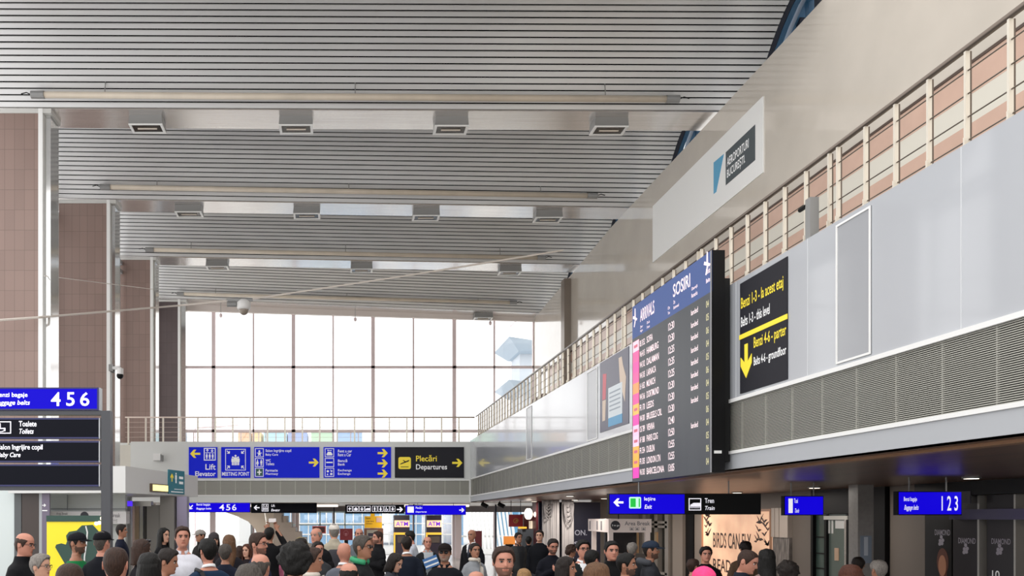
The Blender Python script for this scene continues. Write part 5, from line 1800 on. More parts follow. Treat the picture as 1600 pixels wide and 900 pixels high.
def hair_mesh(style, seed, thin=False):
    """a closed shell that sits on the head"""
    th = {'short': .014, 'buzz': .005, 'balding': .008, 'long': .018, 'bob': .020, 'curly': .045, 'bun': .010, 'crop': .020, 'thick': .026}[style]
    if thin:
        th = .005
    mb = MB()
    nt, nz_ = 48, 16
    outer, inner = [], []
    zt_ = .1165
    for j in range(nz_ + 1):
        ro, ri = [], []
        for i in range(nt):
            t = -PI + 2 * PI * i / nt
            zl = hairline(t)
            if style in ('long', 'bob') and abs(t) > 1.05:
                zl = min(zl, -.10)
            if style in ('long', 'bob') and abs(t) <= 1.05:
                zl = .085 - .05 * sstep(.2, 1.05, abs(t))
            if style == 'curly':
                zl = min(zl, .07 - .09 * sstep(.5, 1.5, abs(t)))
            if style == 'balding':
                if abs(t) < .95:
                    zl = .05
            top_ = zt_ if style != 'balding' else ((.056 + .012 * noise3(Vector((math.sin(t), math.cos(t), 0)), 3, seed)) if abs(t) > 1.0 else .0501)
            zl = min(zl, top_ - .001)
            s_ = j / nz_
            z = top_ + (zl - top_) * (s_ ** 1.25)
            e = sstep(1.0, .86, s_)
            if style == 'balding':
                e *= sstep(0, .5, s_) * (1 if abs(t) > 1.0 else 0.02)
            side_thin = 1 - .55 * sstep(.03, -.04, z) * (style in ('short', 'crop', 'thick', 'buzz'))
            k = th * e * side_thin
            p = head_pt(t, z, 0)
            k *= 1 + (.6 if style == 'curly' else .4) * noise3(p, 38 if style == 'curly' else 26, seed)
            if style in ('thick', 'crop', 'short') and abs(t) < 1.1 and s_ > .3:
                k *= 1.25
            q = head_pt(t, z, max(k, .0008))
            if style in ('short', 'crop', 'thick'):
                q.z += .004 * noise3(p, 60, seed + 9) * e
            ro.append(q)
            ri.append(head_pt(t, z, -.004))
        outer.append(ro)
        inner.append(ri)
    rings = outer + inner[::-1]
    R = [[mb.bm.verts.new(p) for p in r] for r in rings]
    for A, B in zip(R, R[1:]):
        for k in range(nt):
            mb.bm.faces.new((A[k], A[(k + 1) % nt], B[(k + 1) % nt], B[k]))
    if style != 'balding':
        mb.bm.faces.new(R[0][::-1])
        mb.bm.faces.new(R[-1])
    else:
        for k in range(nt):
            mb.bm.faces.new((R[-1][k], R[-1][(k + 1) % nt], R[0][(k + 1) % nt], R[0][k]))
    if style in ('long', 'bob'):
        L = -.36 if style == 'long' else -.15
        n = 26
        a0 = 1.15
        rows = []
        for j in range(12):
            s_ = j / 11
            z = .045 + (L - .045) * s_
            w = .088 + (.018 if style == 'long' else .012) * math.sin(PI * min(1, s_ * 1.1))
            yb_ = .112 + .035 * sstep(-.1, -.25, z)
            row = []
            for q, off in ((1, .0), (-1, -.024)):
                for i in range(n):
                    f = i / (n - 1)
                    t = a0 + (2 * PI - 2 * a0) * (f if q == 1 else 1 - f)
                    wv = 1 + .05 * noise3(Vector((math.sin(t), math.cos(t), z * .5)), 5, seed)
                    taper = 1 - .25 * sstep(.75, 1, s_)
                    x = (w + off) * wv * math.sin(t) * taper
                    y = .012 - (yb_ + off) * wv * math.cos(t)
                    row.append(Vector((x, y, z)))
            rows.append(row)
        mb.loft(rows)
    if style == 'bun':
        mb.ball((0, .125, .02), .035, .035, .035)
    return mb


def cap_mesh(kind):
    mb = MB()
    nt = 36
    rows = []
    if kind == 'beanie':
        levels = [(.136, .02), (.131, .3), (.117, .62), (.098, .82), (.08, .95), (.05, 1.0), (.022, 1.02), (.006, 1.07), (-.004, 1.0)]
    else:
        levels = [(.124, .02), (.120, .3), (.110, .6), (.095, .82), (.075, .94), (.055, 1.0), (.035, 1.03), (.033, .98)]
    for z, k in levels:
        w, yf, yb = .088, -.102, .110
        c, hy = (yf + yb) / 2, (yb - yf) / 2
        rows.append([Vector((w * k * math.sin(2 * PI * i / nt), c - hy * k * math.cos(2 * PI * i / nt), z + (.034 * math.cos(2 * PI * i / nt) * (1 - max(0, z - .03) / .11) if kind == 'beanie' else .004 * math.cos(2 * PI * i / nt)))) for i in range(nt)])
    mb.loft(rows)
    if kind == 'cap':
        lo, hi = [], []
        for i in range(13):
            a = -1.1 + 2.2 * i / 12
            lo.append(Vector((.085 * math.sin(a), -.01 - .088 * math.cos(a), .04)))
        for i in range(13):
            a = 1.1 - 2.2 * i / 12
            hi.append(Vector((.084 * math.sin(a), -.02 - .165 * math.cos(a) + .012, .026 - .006 * abs(math.sin(a)))))
        poly = lo + hi
        mb.hexa(poly, [p + Vector((0, 0, .006)) for p in poly])
    return mb


def glasses_mesh(dark):
    mb = MB()
    for s in (-1, 1):
        pts = [(s * .032 + .024 * math.cos(2 * PI * k / 14), -.0985 + .006 * abs(math.cos(2 * PI * k / 14)), .004 + .017 * math.sin(2 * PI * k / 14)) for k in range(14)]
        mb.tube(pts, .0024, 5, closed=True)
        mb.tube([(s * .056, -.092, .01), (s * .074, -.06, .012), (s * .079, .01, .008), (s * .078, .03, -.01)], .0024, 5)
    mb.tube([(-.009, -.103, .008), (.009, -.103, .008)], .0024, 5)
    if dark:
        mb.mi = 0
        for s in (-1, 1):
            mb.ball((s * .032, -.096, .004), .023, .004, .0165, 10, 6)
    return mb


def map_mesh(o, fn):
    for v in o.data.vertices:
        v.co = fn(v.co)


_names = 0
SKIN = {'fair': 'bf9079', 'tan': '9c6c54', 'rosy': 'b97f6a', 'olive': '8f644c', 'dark': '73503c'}
HAIRC = {'black': '0d0b09', 'dark': '1a120e', 'brown': '33221a', 'light': '5c412c', 'blond': '94724c', 'grey': '7a746e', 'greydark': '453f3a', 'red': '482619', 'pink': 'f0508c'}


def set_mats(o, ms):
    keep = [p.material_index for p in o.data.polygons]
    o.data.materials.clear()
    for m in ms:
        o.data.materials.append(m)
    o.data.polygons.foreach_set('material_index', keep)


def person(px, top, hh, yaw, label, skin='fair', hair='short', hc='dark', top_style='sweater', col='1b1c20', fem=False, pose='down', pitch=0, turn=0,
           cap=None, capc='15151a', glasses=None, beard=None, shirt='e8e8e8', extra=None, group=None, trousers='24262c', Y=None):
    global _names
    _names += 1
    seed = _names * 3.7
    Y = Y or 305.0 / hh
    ztop = H0 - (top - CY) * Y / F
    sc = ztop / 1.79
    root = bpy.data.objects.new('person', None)
    root.empty_display_size = .1
    C.objects.link(root)
    root.location = (Xp(px, Y), Y, 0)
    # aim the turn relative to the line of sight
    view = math.atan2(Xp(px, Y), Y)
    root.rotation_euler = (0, 0, math.radians(yaw) - view * .6)
    root.scale = (sc,) * 3
    tag(root, label, 'person', group)
    T = lambda p: Vector((p.x, p.y, p.z + HEADC))
    pr, tr = math.radians(pitch), math.radians(turn)

    def bend(p):
        w = sstep(-.20, -.09, p.z)
        if w > 0 and (pr or tr):
            piv = Vector((0, .015, -.125))
            p = Matrix.Rotation(pr * w, 3, 'X') @ (p - piv) + piv
            p = Matrix.Rotation(tr * w, 3, 'Z') @ p
        return p

    def put(mb_or_o, name, ms, bendit=True, smooth=True, parent=None):
        o = mb_or_o if isinstance(mb_or_o, bpy.types.Object) else tmp(mb_or_o, name)
        o.name = name
        map_mesh(o, lambda p: T(bend(Vector(p)) if bendit else Vector(p)))
        set_mats(o, ms)
        if smooth:
            o.data.polygons.foreach_set('use_smooth', [True] * len(o.data.polygons))
        o.parent = parent or root
        return o

    # body: head, neck and trunk in one surface, limbs welded on
    tors = TORSO_F if fem else TORSO_M
    mb = MB()
    jaw = .93 if fem else 1.0
    rings = []
    for z, w, f, b in HEAD:
        kk = (jaw if z < -.03 else 1) * (1 + .03 * math.sin(seed))
        if -.2 < z < -.115 and fem:
            kk *= .88
        rings.append(ring(z, w * kk, f, b, NSEG, (lambda t, zz: face_bump(t, zz, fem)) if z > -.115 else None, .55 if -.115 < z < .03 else .2 if z > -.115 else 0))
    rings += [ring(z, w * (.9 if z < -.19 else 1), f * .88, b * .9, NSEG) for z, w, f, b in tors]
    mb.loft(rings)
    # ears
    body = tmp(mb, 'body')
    lm = limbs(pose, fem)
    lo = bpy.data.objects.new('limb_tool', lm)
    C.objects.link(lo)
    bo = body.modifiers.new('b', 'BOOLEAN')
    bo.operation = 'UNION'
    bo.solver = 'EXACT'
    bo.object = lo
    apply_mods(body)
    bpy.data.objects.remove(lo)
    mb = MB()
    mb.bm.from_mesh(body.data)
    nf0 = len(mb.bm.faces)
    for s in (-1, 1):
        mb.loft([[Vector((s * (.066 + d), .012 + d * .6 + w * math.cos(2 * PI * i / 10), -.004 + h * math.sin(2 * PI * i / 10))) for i in range(10)] for d, w, h in ((0, .012, .022), (.010, .017, .030), (.018, .018, .031), (.019, .010, .02))])
    mb.mi = 3
    for s in (-1, 1):
        mb.ball((s * .032, -.0725, .005), .0135, .0112, .0068, 10, 8)
    mb.mi = 4
    for s in (-1, 1):
        mb.ball((s * .032, -.080, .005), .0078, .005, .0076, 8, 6)
    mb.mi = 2
    for s in (-1, 1):
        mb.tube([(s * (.032 + q), -.0835 + abs(q) * .25, .0135 - abs(q) * .28) for q in (-.016, -.008, 0, .008, .016)], .0026, 5)
    me = body.data
    mb.bm.to_mesh(me)
    mb.bm.free()
    M_sk = mat('skin_' + skin, SKIN[skin], .5, noise_amt=.04, noise_scale=30)
    M_lip = mat('lip_' + skin, {'fair': 'a4695b', 'tan': '855243', 'rosy': 'a0614f', 'olive': '7f4e42', 'dark': '6a4038'}[skin], .4)
    hcol = HAIRC[hc]
    M_hair = mat('hair_' + hc, hcol, .55, spec=.25, noise_amt=.35, noise_scale=18, bump=.5, stretch=(6, 6, 1))
    M_brow = mat('brow_' + hc, hcol, .7)
    M_beard = mat('beard_%s_%s' % (beard or hc, skin), tuple(int(SKIN[skin][i:i + 2], 16) / 255 * .42 + int(HAIRC[beard or hc][i:i + 2], 16) / 255 * .58 for i in (0, 2, 4)), .7)
    for p in me.polygons:
        if p.material_index:
            continue
        x, y, z = p.center
        if y < -.03 and z > -.125:
            ax = abs(x)
            if ax < .021 and -.067 < z < -.053 and y < -.08:
                p.material_index = 1
            elif .012 < ax < .052 and abs(z - (.0270 - .1 * max(0, ax - .035))) < .0058 and y < -.06:
                p.material_index = 2
            elif beard and ((z < -.036 and z > -.122 and ax < .066) and not (ax < .023 and -.068 < z < -.052) and not (z > -.046 and ax > .024 and ax < .05)):
                p.material_index = 5
        elif beard and abs(x) > .05 and -.1 < z < -.03 and y < .0:
            p.material_index = 5
    put(body, 'body', [M_sk, M_lip, M_brow, mat('eye_white', 'c4bcb6', .3), mat('iris_dark', '1c1512', .2), M_beard])

    if hair and hair != 'bald':
        put(hair_mesh(hair, seed, bool(cap)), 'hair', [M_hair])
    if cap:
        kind = 'beanie' if cap == 'beanie' else 'cap'
        put(cap_mesh(kind), 'knit_hat' if kind == 'beanie' else 'cap', [mat('hat_' + capc, capc, .85, spec=.12, noise_amt=.1, noise_scale=40, bump=.2)])
    if glasses:
        put(glasses_mesh(glasses == 'sun'), 'sunglasses' if glasses == 'sun' else 'glasses', [mat('spectacle_black', '131215', .2)])
    if glasses == 'top' or extra == 'top_glasses':
        pass

    # top garment
    loose = {'sweater': .014, 'coat': .028, 'suit': .02, 'puffer': .036, 'shirt': .012, 'tee': .010}[top_style]
    mb = MB()
    z0 = -.160 if top_style in ('sweater', 'coat', 'puffer') else -.176
    hem = {'coat': -1.02, 'suit': -.95, 'puffer': -.90}.get(top_style, -.87)
    rr = []
    first = True
    for z, w, f, b in tors:
        if z > z0:
            continue
        if z < hem or z < -.87:
            break
        g = loose * (.45 if z > -.2 else 1)
        rr.append(ring(z, w + g, f - g, b + g, 32))
    zl, wl, fl, bl_ = tors[-2]
    rr.append(ring(hem, wl + loose * 1.1 + (.02 if top_style == 'coat' else 0), fl - loose, bl_ + loose, 32))
    if top_style in ('coat', 'puffer') or extra == 'high_collar':
        rr = [ring(-.118, .076, -.06, .088, 32), ring(-.15, .08, -.062, .092, 32)] + rr
    elif top_style == 'sweater':
        rr = [ring(-.148, .071, -.05, .085, 32)] + rr
    mb.loft(rr)
    for s in (-1, 1):
        sh, el, wr, d, pn = arm_joints(pose, s, fem)
        k = .88 if fem else 1
        a = loose * .6
        if top_style == 'tee':
            e2 = sh.lerp(el, .8)
            limb(mb, [sh + Vector((-s * .03, 0, .0)), (sh + el) / 2, e2], [.064 * k + a, .06 * k + a, .056 * k + a], 14)
        else:
            limb(mb, [sh + Vector((-s * .02, 0, .0)), (sh + el) / 2 + Vector((s * .008, .01, 0)), el, (el + wr) / 2, wr], [.062 * k + a, .056 * k + a, .05 * k + a, .045 * k + a, .037 * k + a], 14)
    g = tmp(mb, 'garment')
    remesh(g, .017, 3)
    f_ = {'puffer': (16, .012), 'coat': (7, .010), 'suit': (6, .006)}.get(top_style, (8, .008))
    for v in g.data.vertices:
        p = v.co
        nn = Vector((p.x, p.y, 0)).normalized() if (p.x or p.y) else Vector()
        q = noise.noise(Vector((p.x * f_[0] + seed, p.y * f_[0], p.z * f_[0] * (1.6 if top_style == 'puffer' else .8))))
        v.co = p + nn * q * f_[1]
    gm = mat('cloth_%s_%s' % (top_style, col), tuple(int(col[i:i + 2], 16) / 255 * (.72 if int(col[:2], 16) < 90 else .92) for i in (0, 2, 4)), .8 if top_style != 'puffer' else .5, spec=.15 if top_style != 'puffer' else .4, noise_amt=.08, noise_scale=14, bump=.15)
    sm = mat('cloth_shirt_' + shirt, shirt, .7)
    tie = mat('dark_tie', '202436', .6)
    if top_style == 'suit' or extra == 'open':
        for p in g.data.polygons:
            x, y, z = p.center
            depth = -.46 if extra != 'open' else -.82
            hw = max(0, (z - depth) * (.32 if extra != 'open' else .14)) + (.0 if extra != 'open' else .02)
            if y < -.02 and abs(x) < hw and z > depth:
                p.material_index = 2 if (extra == 'tie' and abs(x) < .022) else 1
    gname = {'sweater': 'sweater', 'coat': 'coat', 'suit': 'suit_jacket', 'puffer': 'puffer_jacket', 'shirt': 'shirt', 'tee': 'shirt'}[top_style]
    put(g, gname, [gm, sm, tie], bendit=False)
    if top_style in ('shirt', 'suit') or extra == 'white_collar':
        # folded collar
        mb = MB()
        n = 24
        rows = []
        for z, k in ((-.175, .0), (-.140, -.004), (-.138, .0), (-.172, .010)):
            row = []
            for i in range(n):
                t = .28 + (2 * PI - .56) * i / (n - 1)
                row.append(Vector(((.066 + k) * math.sin(t), .018 - (.062 + k) * math.cos(t), z - .018 * math.cos(t) * (1 if z > -.16 else 1.3))))
            rows.append(row)
        R = [[mb.bm.verts.new(p) for p in r] for r in rows]
        for A, B in zip(R, R[1:] + R[:1]):
            for i in range(n - 1):
                mb.bm.faces.new((A[i], A[i + 1], B[i + 1], B[i]))
        put(mb, 'collar', [sm if (top_style == 'suit' or extra == 'white_collar') else gm], bendit=False)
    if extra == 'scarf':
        mb = MB()
        mb.tube([(.07 * math.sin(2 * PI * k / 16), .02 - .066 * math.cos(2 * PI * k / 16), -.145) for k in range(16)], .03, 8, closed=True)
        mb.tube([(.03, -.09, -.16), (.04, -.15, -.28), (.05, -.16, -.46)], [.03, .03, .035], 8)
        put(mb, 'scarf', [mat('scarf_cream', 'c9c0b4', .8)], bendit=False)
    if extra == 'hood':
        mb = MB()
        mb.tube([(.115 * math.sin(a), .055 - .085 * math.cos(a), -.155 - .02 * math.cos(a)) for a in [PI * .35 + PI * 1.3 * k / 12 for k in range(13)]], .042, 8)
        put(mb, 'hood', [mat('hood_' + col, col, .8)], bendit=False)
    if extra == 'green_collar':
        mb = MB()
        mb.tube([(.09 * math.sin(a), .025 - .085 * math.cos(a), -.14 - .02 * math.cos(a)) for a in [PI * .25 + PI * 1.5 * k / 14 for k in range(15)]], .03, 8)
        put(mb, 'collar', [mat('collar_green', '2f8f62', .7)], bendit=False)
    if extra == 'backpack':
        mb = MB()
        rows = [[Vector((.15 * k * math.cos(2 * PI * i / 16), .21 + .07 * k * math.sin(2 * PI * i / 16), z)) for i in range(16)] for z, k in ((-.28, .5), (-.31, .9), (-.45, 1.05), (-.62, 1.05), (-.72, .8))]
        mb.loft(rows)
        put(mb, 'backpack', [mat('backpack_cloth', '2b2a30', .8)], bendit=False)
    if extra == 'strap':
        mb = MB()
        mb.tube([(.12, .135, -.2), (.05, .15, -.36), (-.08, .15, -.62), (-.17, .12, -.8)], .022, 6)
        mb.tube([(.12, .135, -.2), (.12, -.02, -.18), (.11, -.13, -.3), (-.08, -.16, -.62)], .018, 6)
        put(mb, 'bag_strap', [mat('strap_black', '141416', .7)], bendit=False)
    if extra == 'white_stripe':
        mb = MB()
        mb.tube([(.0, -.02 - .108 * math.cos(a) + .02, .02 + .108 * math.sin(a)) for a in [.6 + k * .2 for k in range(12)]], .006, 6)
        put(mb, 'cap_stripe', [mat('stripe_white', 'd8d8d4', .7)])
    if extra in ('top_glasses', 'band'):
        mb = MB()
        if extra == 'top_glasses':
            for s in (-1, 1):
                mb.ball((s * .035, -.075, .115), .026, .012, .018, 10, 6)
                mb.tube([(s * .062, -.07, .105), (s * .092, -.01, .08), (s * .094, .03, .05)], .003, 5)
            mb.tube([(-.012, -.085, .12), (.012, -.085, .12)], .003, 5)
            put(mb, 'sunglasses', [mat('spectacle_black', '131215', .2)])
        else:
            mb.tube([(.097 * math.sin(a), -.015, .03 + .108 * math.cos(a)) for a in [-1.4 + k * .2 for k in range(15)]], .006, 6)
            put(mb, 'hair_band', [mat('band_gold', '9a8a50', .5)])
    if extra == 'phone':
        pass
    # trousers and shoes
    mb = MB()
    mb.loft([ring(z, w + .008, f - .008, b + .008, 28) for z, w, f, b in tors if -.87 < z < -.65])
    for s in (-1, 1):
        limb(mb, [(s * .086, .005, -.80), (s * .094, .0, -1.0), (s * .098, -.006, -1.22), (s * .10, .016, -1.38), (s * .10, .02, -1.61)], [.095, .092, .074, .07, .065], 14)
    g = tmp(mb, 'trousers')
    remesh(g, .026, 3)
    put(g, 'trousers', [mat('trousers_' + trousers, trousers, .8, noise_amt=.08, noise_scale=10)], bendit=False)
    for s in (-1, 1):
        mb = MB()
        mb.loft([[Vector((s * .10 + w * math.cos(2 * PI * i / 12), y, -1.66 + h / 2 + h / 2 * math.sin(2 * PI * i / 12))) for i in range(12)] for y, w, h in ((.085, .03, .06), (.07, .04, .11), (.02, .046, .12), (-.05, .05, .085), (-.14, .053, .06), (-.20, .036, .045))])
        put(mb, 'shoe', [mat('shoe_dark', '1a1818', .5)], bendit=False)
    return root


def at_hand(root, p):
    """a point of a figure's own space (head centre = 0) in the hall"""
    M = Matrix.Translation(root.location) @ root.rotation_euler.to_matrix().to_4x4() @ Matrix.Diagonal((*root.scale, 1))
    return M @ Vector((p[0], p[1], p[2] + HEADC))


# ---- the crowd, from the piers towards the shops (px, crown, head height in the photograph's measure)
P = person
P(36, 831, 34, 75, 'bald man in a black coat with glasses in profile before the dark brown pillar', 'rosy', 'balding', 'brown', 'coat', '17181c', glasses='clear', pitch=8)
P(64, 866, 38, 70, 'grey-haired person with glasses in profile in front of the yellow stand', 'fair', 'crop', 'grey', 'sweater', '1c1c22', fem=True, glasses='clear')
P(121, 831, 31, 72, 'man in a bright green shirt and black cap before the yellow stand', 'tan', 'buzz', 'dark', 'tee', '1f9a55', cap='cap', capc='17171c', beard='dark')
P(160, 829, 32, 150, 'man in a flat black cap and black jacket seen from behind beside the green shirt', 'rosy', 'short', 'greydark', 'sweater', '141620', cap='cap', capc='121216')
P(190, 819, 18.5, 90, 'dark-haired man in a navy jacket walking past the lift doors', 'tan', 'short', 'dark', 'sweater', '1a2036', trousers='20222c')
P(181, 853, 52, 172, 'man with cropped brown hair seen from behind below the steel totem post', 'rosy', 'buzz', 'brown', 'sweater', '2a2c33')
P(109, 878, 61, 176, 'brown-haired head low in front of the green-shirted man', 'tan', 'buzz', 'brown', 'sweater', '30343c')
P(222, 843, 33, 120, 'brown-haired woman with sunglasses pushed up, half turned away by the lift', 'fair', 'bob', 'brown', 'sweater', '26242a', fem=True, extra='top_glasses')
P(233, 864, 46, 182, 'woman with long straight black hair seen from behind in the crowd by the lift', 'fair', 'long', 'black', 'sweater', '1c1a1e', fem=True)
P(259, 857, 38, 82, 'dark-haired woman in profile in front of the white-shirted man', 'tan', 'crop', 'dark', 'sweater', '221a1c', fem=True, pitch=10)
P(285, 822, 29.5, 12, 'smiling man in a white shirt facing the camera below the 4 5 6 sign', 'rosy', 'short', 'brown', 'shirt', 'e4e4ec', shirt='e4e4ec')
P(256, 825, 21, 55, 'woman with long black hair and dark coat beside the purple-grey steel column', 'fair', 'long', 'black', 'sweater', '17171b', fem=True)
P(325, 842, 35, 205, 'man in a blue blazer with a black bag strap seen from behind', 'rosy', 'crop', 'black', 'suit', '25405f', extra='strap', shirt='e4e4e4')
P(313, 827, 18.5, -60, 'person in a grey cap against the bright doors below the 4 5 6 sign', 'tan', 'short', 'dark', 'coat', '2a2624', cap='cap', capc='8a8580')
P(334, 832, 22, 15, 'woman in a dark knit hat behind the blue blazer', 'fair', 'long', 'dark', 'coat', '2c262a', fem=True, cap='beanie', capc='3a3638')
P(358, 836, 25, 190, 'woman with loose brown hair seen from behind against the bright doors', 'fair', 'long', 'light', 'coat', '2a2830', fem=True)
P(352, 850, 28, 175, 'man with greying dark hair seen from behind just beside the blue blazer', 'tan', 'short', 'greydark', 'sweater', '20263a')
P(404, 832, 32, 68, 'man with glasses and stubble in a dark blue top looking past the stairs', 'rosy', 'short', 'brown', 'sweater', '1c2848', glasses='clear', beard='brown')
P(407, 864, 43, 165, 'balding man with cropped grey hair low in front of the man with glasses', 'rosy', 'balding', 'greydark', 'sweater', '2e3038')
P(389, 881, 58, 178, 'grey-black head of hair at the bottom of the crowd beside the balding man', 'tan', 'short', 'greydark', 'sweater', '23242a')
ph = P(421, 824, 20, 172, 'person in black holding a phone up with both hands before the stairs', 'tan', 'short', 'black', 'sweater', '141418', pose='up', pitch=-6)
c = at_hand(ph, (0, -.30, .25))
t = thing('mobile_phone', 'phone held up by the person in black before the stairs', 'phone', c)
mb = MB(); mb.rrect(front(c.y), c.x - .075, c.x + .075, c.z - .04, c.z + .04, -.004, .005, .01); mb.build('body', M_black, t)
mb = MB(); mb.rrect(front(c.y), c.x - .07, c.x + .07, c.z - .036, c.z + .036, .005, .007, .006); mb.build('screen', mat('phone_screen', 'c9c2c0', .2, emit=.2), t)
P(427, 857, 19, 10, 'child in a pink coat facing the camera between darker adults', 'rosy', 'bob', 'brown', 'coat', 'c06a86', fem=True)
P(386, 850, 22, -30, 'reddish-haired woman half hidden behind the man with glasses', 'fair', 'long', 'red', 'sweater', '2a2026', fem=True)
P(375, 853, 19, 160, 'small figure with brown hair between the greying man and the reddish-haired woman', 'fair', 'bob', 'brown', 'sweater', '1e1c22', fem=True)
P(461, 853, 49, 180, 'person with a big mass of curly black hair seen from behind', 'tan', 'curly', 'black', 'sweater', '1a1a1e')
P(470, 841, 27, 178, 'woman with brown hair and a golden hair band seen from behind the curly head', 'fair', 'bob', 'dark', 'sweater', '2a262a', fem=True, extra='band')
P(494, 824, 23, -35, 'bald older man in a black jacket before the red-framed notice board', 'rosy', 'balding', 'grey', 'coat', '121318')
P(522, 818, 21, 185, 'person in a pale cap and beige jacket with a backpack seen from behind', 'fair', 'buzz', 'grey', 'coat', 'b0a794', cap='cap', capc='c6c0b8', extra='backpack')
P(497, 846, 25, 22, 'dark-haired man facing the camera below the bald older man', 'rosy', 'short', 'dark', 'sweater', '4a4c50')
P(489, 856, 37, 88, 'woman with brown hair in a pale coat in profile beside the curly head', 'tan', 'crop', 'brown', 'coat', 'b4b0a8', fem=True, extra='scarf')
P(538, 847, 30, 160, 'bald man in a grey suit and white collar seen from behind', 'rosy', 'bald', 'brown', 'suit', '686c76', shirt='e8e8ea')
P(567, 836, 34, 75, 'grey-haired man in sunglasses with a green collar under a dark jacket', 'tan', 'short', 'greydark', 'sweater', '25282a', glasses='sun', extra='green_collar')
P(545, 878, 44, 178, 'dark-haired man with a bald patch on the crown low in the crowd', 'rosy', 'balding', 'black', 'sweater', '1e1e24')
P(561, 825, 18, 5, 'man in a grey jacket facing the camera beside the yellow advert board', 'rosy', 'balding', 'brown', 'sweater', '6a7076', beard='brown')
P(590, 830, 19, -70, 'bearded man in black standing in front of the brown cabinet', 'rosy', 'short', 'brown', 'coat', '16161a', pose='front', beard='brown')
P(613, 863, 30, 60, 'woman with a dark bob in a navy puffer jacket looking down', 'fair', 'bob', 'dark', 'puffer', '1c2436', fem=True, pitch=22)
P(635, 838, 23, 190, 'dark-haired man in a dark suit seen from behind before the first cash machine', 'tan', 'short', 'dark', 'suit', '232a3a')
P(643, 829, 18, -110, 'dark-haired person in a white top bending at the cash machine', 'rosy', 'crop', 'black', 'sweater', 'c8ccd6', pitch=15)
h_ = P(668, 838, 19, 10, 'balding man in a grey shirt and dark jacket holding a blue and white leaflet', 'rosy', 'balding', 'light', 'suit', '2a2c30', pose='chest', extra='open', shirt='9aa0a4')
P(695, 848, 29, -12, 'man in a black cap, sunglasses and black polo in the middle of the crowd', 'tan', 'buzz', 'dark', 'shirt', '161a22', cap='cap', capc='1c1616', glasses='sun', beard='grey', shirt='161a22')
P(737, 827, 17, -35, 'bald guard in a black suit and white shirt before the maroon stand', 'tan', 'bald', 'dark', 'suit', '14141a', shirt='e6e6e6', extra='tie')
P(742, 848, 24, 25, 'smiling woman in a grey sweater, black vest and cream scarf', 'tan', 'bun', 'dark', 'sweater', '8d9094', fem=True, extra='scarf')
P(744, 891, 42, 175, 'balding head of hair at the bottom of the crowd below the smiling woman', 'rosy', 'balding', 'brown', 'sweater', '26282e')
P(787, 853, 45, 6, 'stubbled man with receding brown hair facing the camera at the front', 'rosy', 'short', 'brown', 'sweater', '17171c', beard='brown')
P(810, 832, 16, 30, 'man in a black turtleneck and open grey coat under the red sign', 'tan', 'short', 'black', 'suit', '4c4c4c', extra='open', shirt='14141a')
P(819, 889, 30, 178, 'blond-haired child low beside the stubbled man', 'fair', 'crop', 'blond', 'sweater', '2a2c38', Y=9.2)
P(843, 828, 17, -15, 'man in a black sweater with a white collar before the draped banner', 'fair', 'short', 'dark', 'sweater', '10121a', extra='white_collar')
P(863, 841, 23, 15, 'bearded man with glasses and black sweater looking at his hands', 'rosy', 'short', 'dark', 'sweater', '141622', pose='chest', glasses='clear', beard='dark', pitch=12)
P(826, 838, 14.8, 170, 'figure in a long black coat standing between the two men under the red sign', 'tan', 'short', 'black', 'coat', '12141c')
P(885, 870, 37, 72, 'woman with shoulder-length dark hair in profile at the front', 'tan', 'long', 'dark', 'sweater', '2a2226', fem=True)
P(911, 844, 27, 18, 'dark-haired man with glasses in a dark suit and white shirt by the kiosk', 'rosy', 'crop', 'black', 'suit', '222a2a', glasses='clear', shirt='e6e8ea')
P(893, 853, 19, 100, 'woman with curly dark hair beside the navy panel', 'tan', 'curly', 'brown', 'sweater', '30201e', fem=True)
P(925, 859, 31, 140, 'dark-haired man turned away in front of the kiosk corner', 'rosy', 'short', 'black', 'sweater', '24221f')
P(932, 880, 52, 178, 'light brown hair with a clip low in the crowd before the kiosk', 'fair', 'bob', 'light', 'sweater', '3a342e', fem=True)
P(956, 845, 30, 12, 'dark-haired man in a black coat facing the camera below the kiosk band', 'rosy', 'short', 'black', 'coat', '141416')
P(979, 864, 36, 78, 'bearded dark-haired man in profile in front of the kiosk counter', 'tan', 'short', 'black', 'sweater', '23262e', beard='dark')
P(988, 848, 22, 165, 'grey-haired person seen from behind at the dark kiosk opening', 'fair', 'crop', 'grey', 'sweater', '3a3c40')
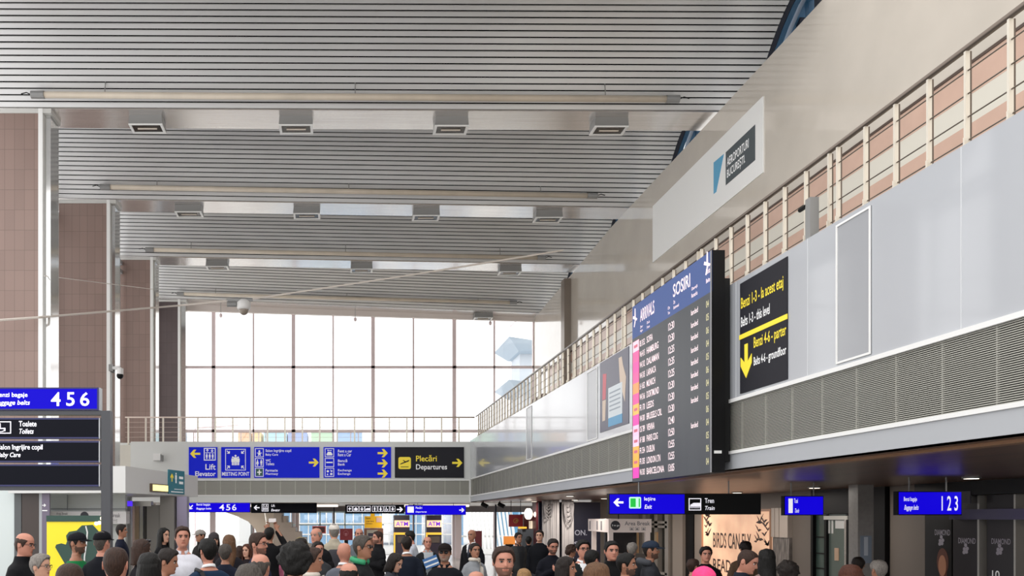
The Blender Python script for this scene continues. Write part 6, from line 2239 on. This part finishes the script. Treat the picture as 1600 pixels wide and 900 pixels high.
P(1017, 844, 29, 85, 'man in a navy baseball cap and grey vest with pink sleeves by the display case', 'tan', 'buzz', 'dark', 'sweater', '3a3c42', cap='cap', capc='27303f', beard='dark', extra='hood')
P(1103, 854, 25, 5, 'dark-haired young man in black facing the camera before the lit mural', 'rosy', 'crop', 'black', 'sweater', '181418')
P(1083, 873, 27, 130, 'brown-haired child turned away below the young man in black', 'rosy', 'short', 'brown', 'sweater', '3a3c40')
P(1100, 886, 50, 178, 'person in a bright pink knit hat at the bottom edge of the crowd', 'fair', 'bob', 'brown', 'sweater', '4a2c38', fem=True, cap='beanie', capc='e8487e')
P(1161, 856, 37, 65, 'short-haired man in a navy collar looking down before the lit mural', 'rosy', 'buzz', 'brown', 'coat', '262c3a', pitch=20)
P(1165, 846, 23, 178, 'person in a brown coat seen from behind against the lit mural', 'tan', 'crop', 'dark', 'coat', '5e4a3a')
P(1198, 858, 31, 185, 'woman with long black hair seen from behind beside the pale shelves', 'tan', 'long', 'black', 'sweater', '8d7672', fem=True)
P(1231, 880, 34, 175, 'dark curly head of hair below the taxi sign', 'tan', 'curly', 'dark', 'sweater', '26242a', fem=True)
P(1341, 870, 27, 172, 'dark-haired man seen from behind at the grey pillar', 'tan', 'short', 'dark', 'sweater', '2a2422')
P(1329, 883, 44, 182, 'reddish-brown head of hair low before the dark doorway', 'fair', 'bob', 'red', 'sweater', '3a2c2a', fem=True)
P(1373, 875, 33, 200, 'grey-haired man seen from behind beside the grey pillar', 'tan', 'short', 'grey', 'sweater', '22242a')

# leaflet in the balding man's hands
c = at_hand(h_, (.0, -.33, -.38))
t = thing('leaflet', 'blue and white folded leaflet held by the balding man in the grey shirt', 'leaflet', c)
sfl = Surf(c, Vector((.93, 0, .36)).normalized(), Vector((-.36, 0, .93)).normalized(), (0, -1, 0))
mb = MB(); mb.rect(sfl, -.14, .14, -.1, .1, -.003, .003); mb.build('sheet', mat('leaflet_blue', '3f6ea6', .5), t)
mb = MB(); mb.rect(sfl, -.13, .13, .02, .05, .003, .005); mb.rect(sfl, -.13, .13, -.07, -.04, .003, .005); mb.build('white_print', M_white, t)
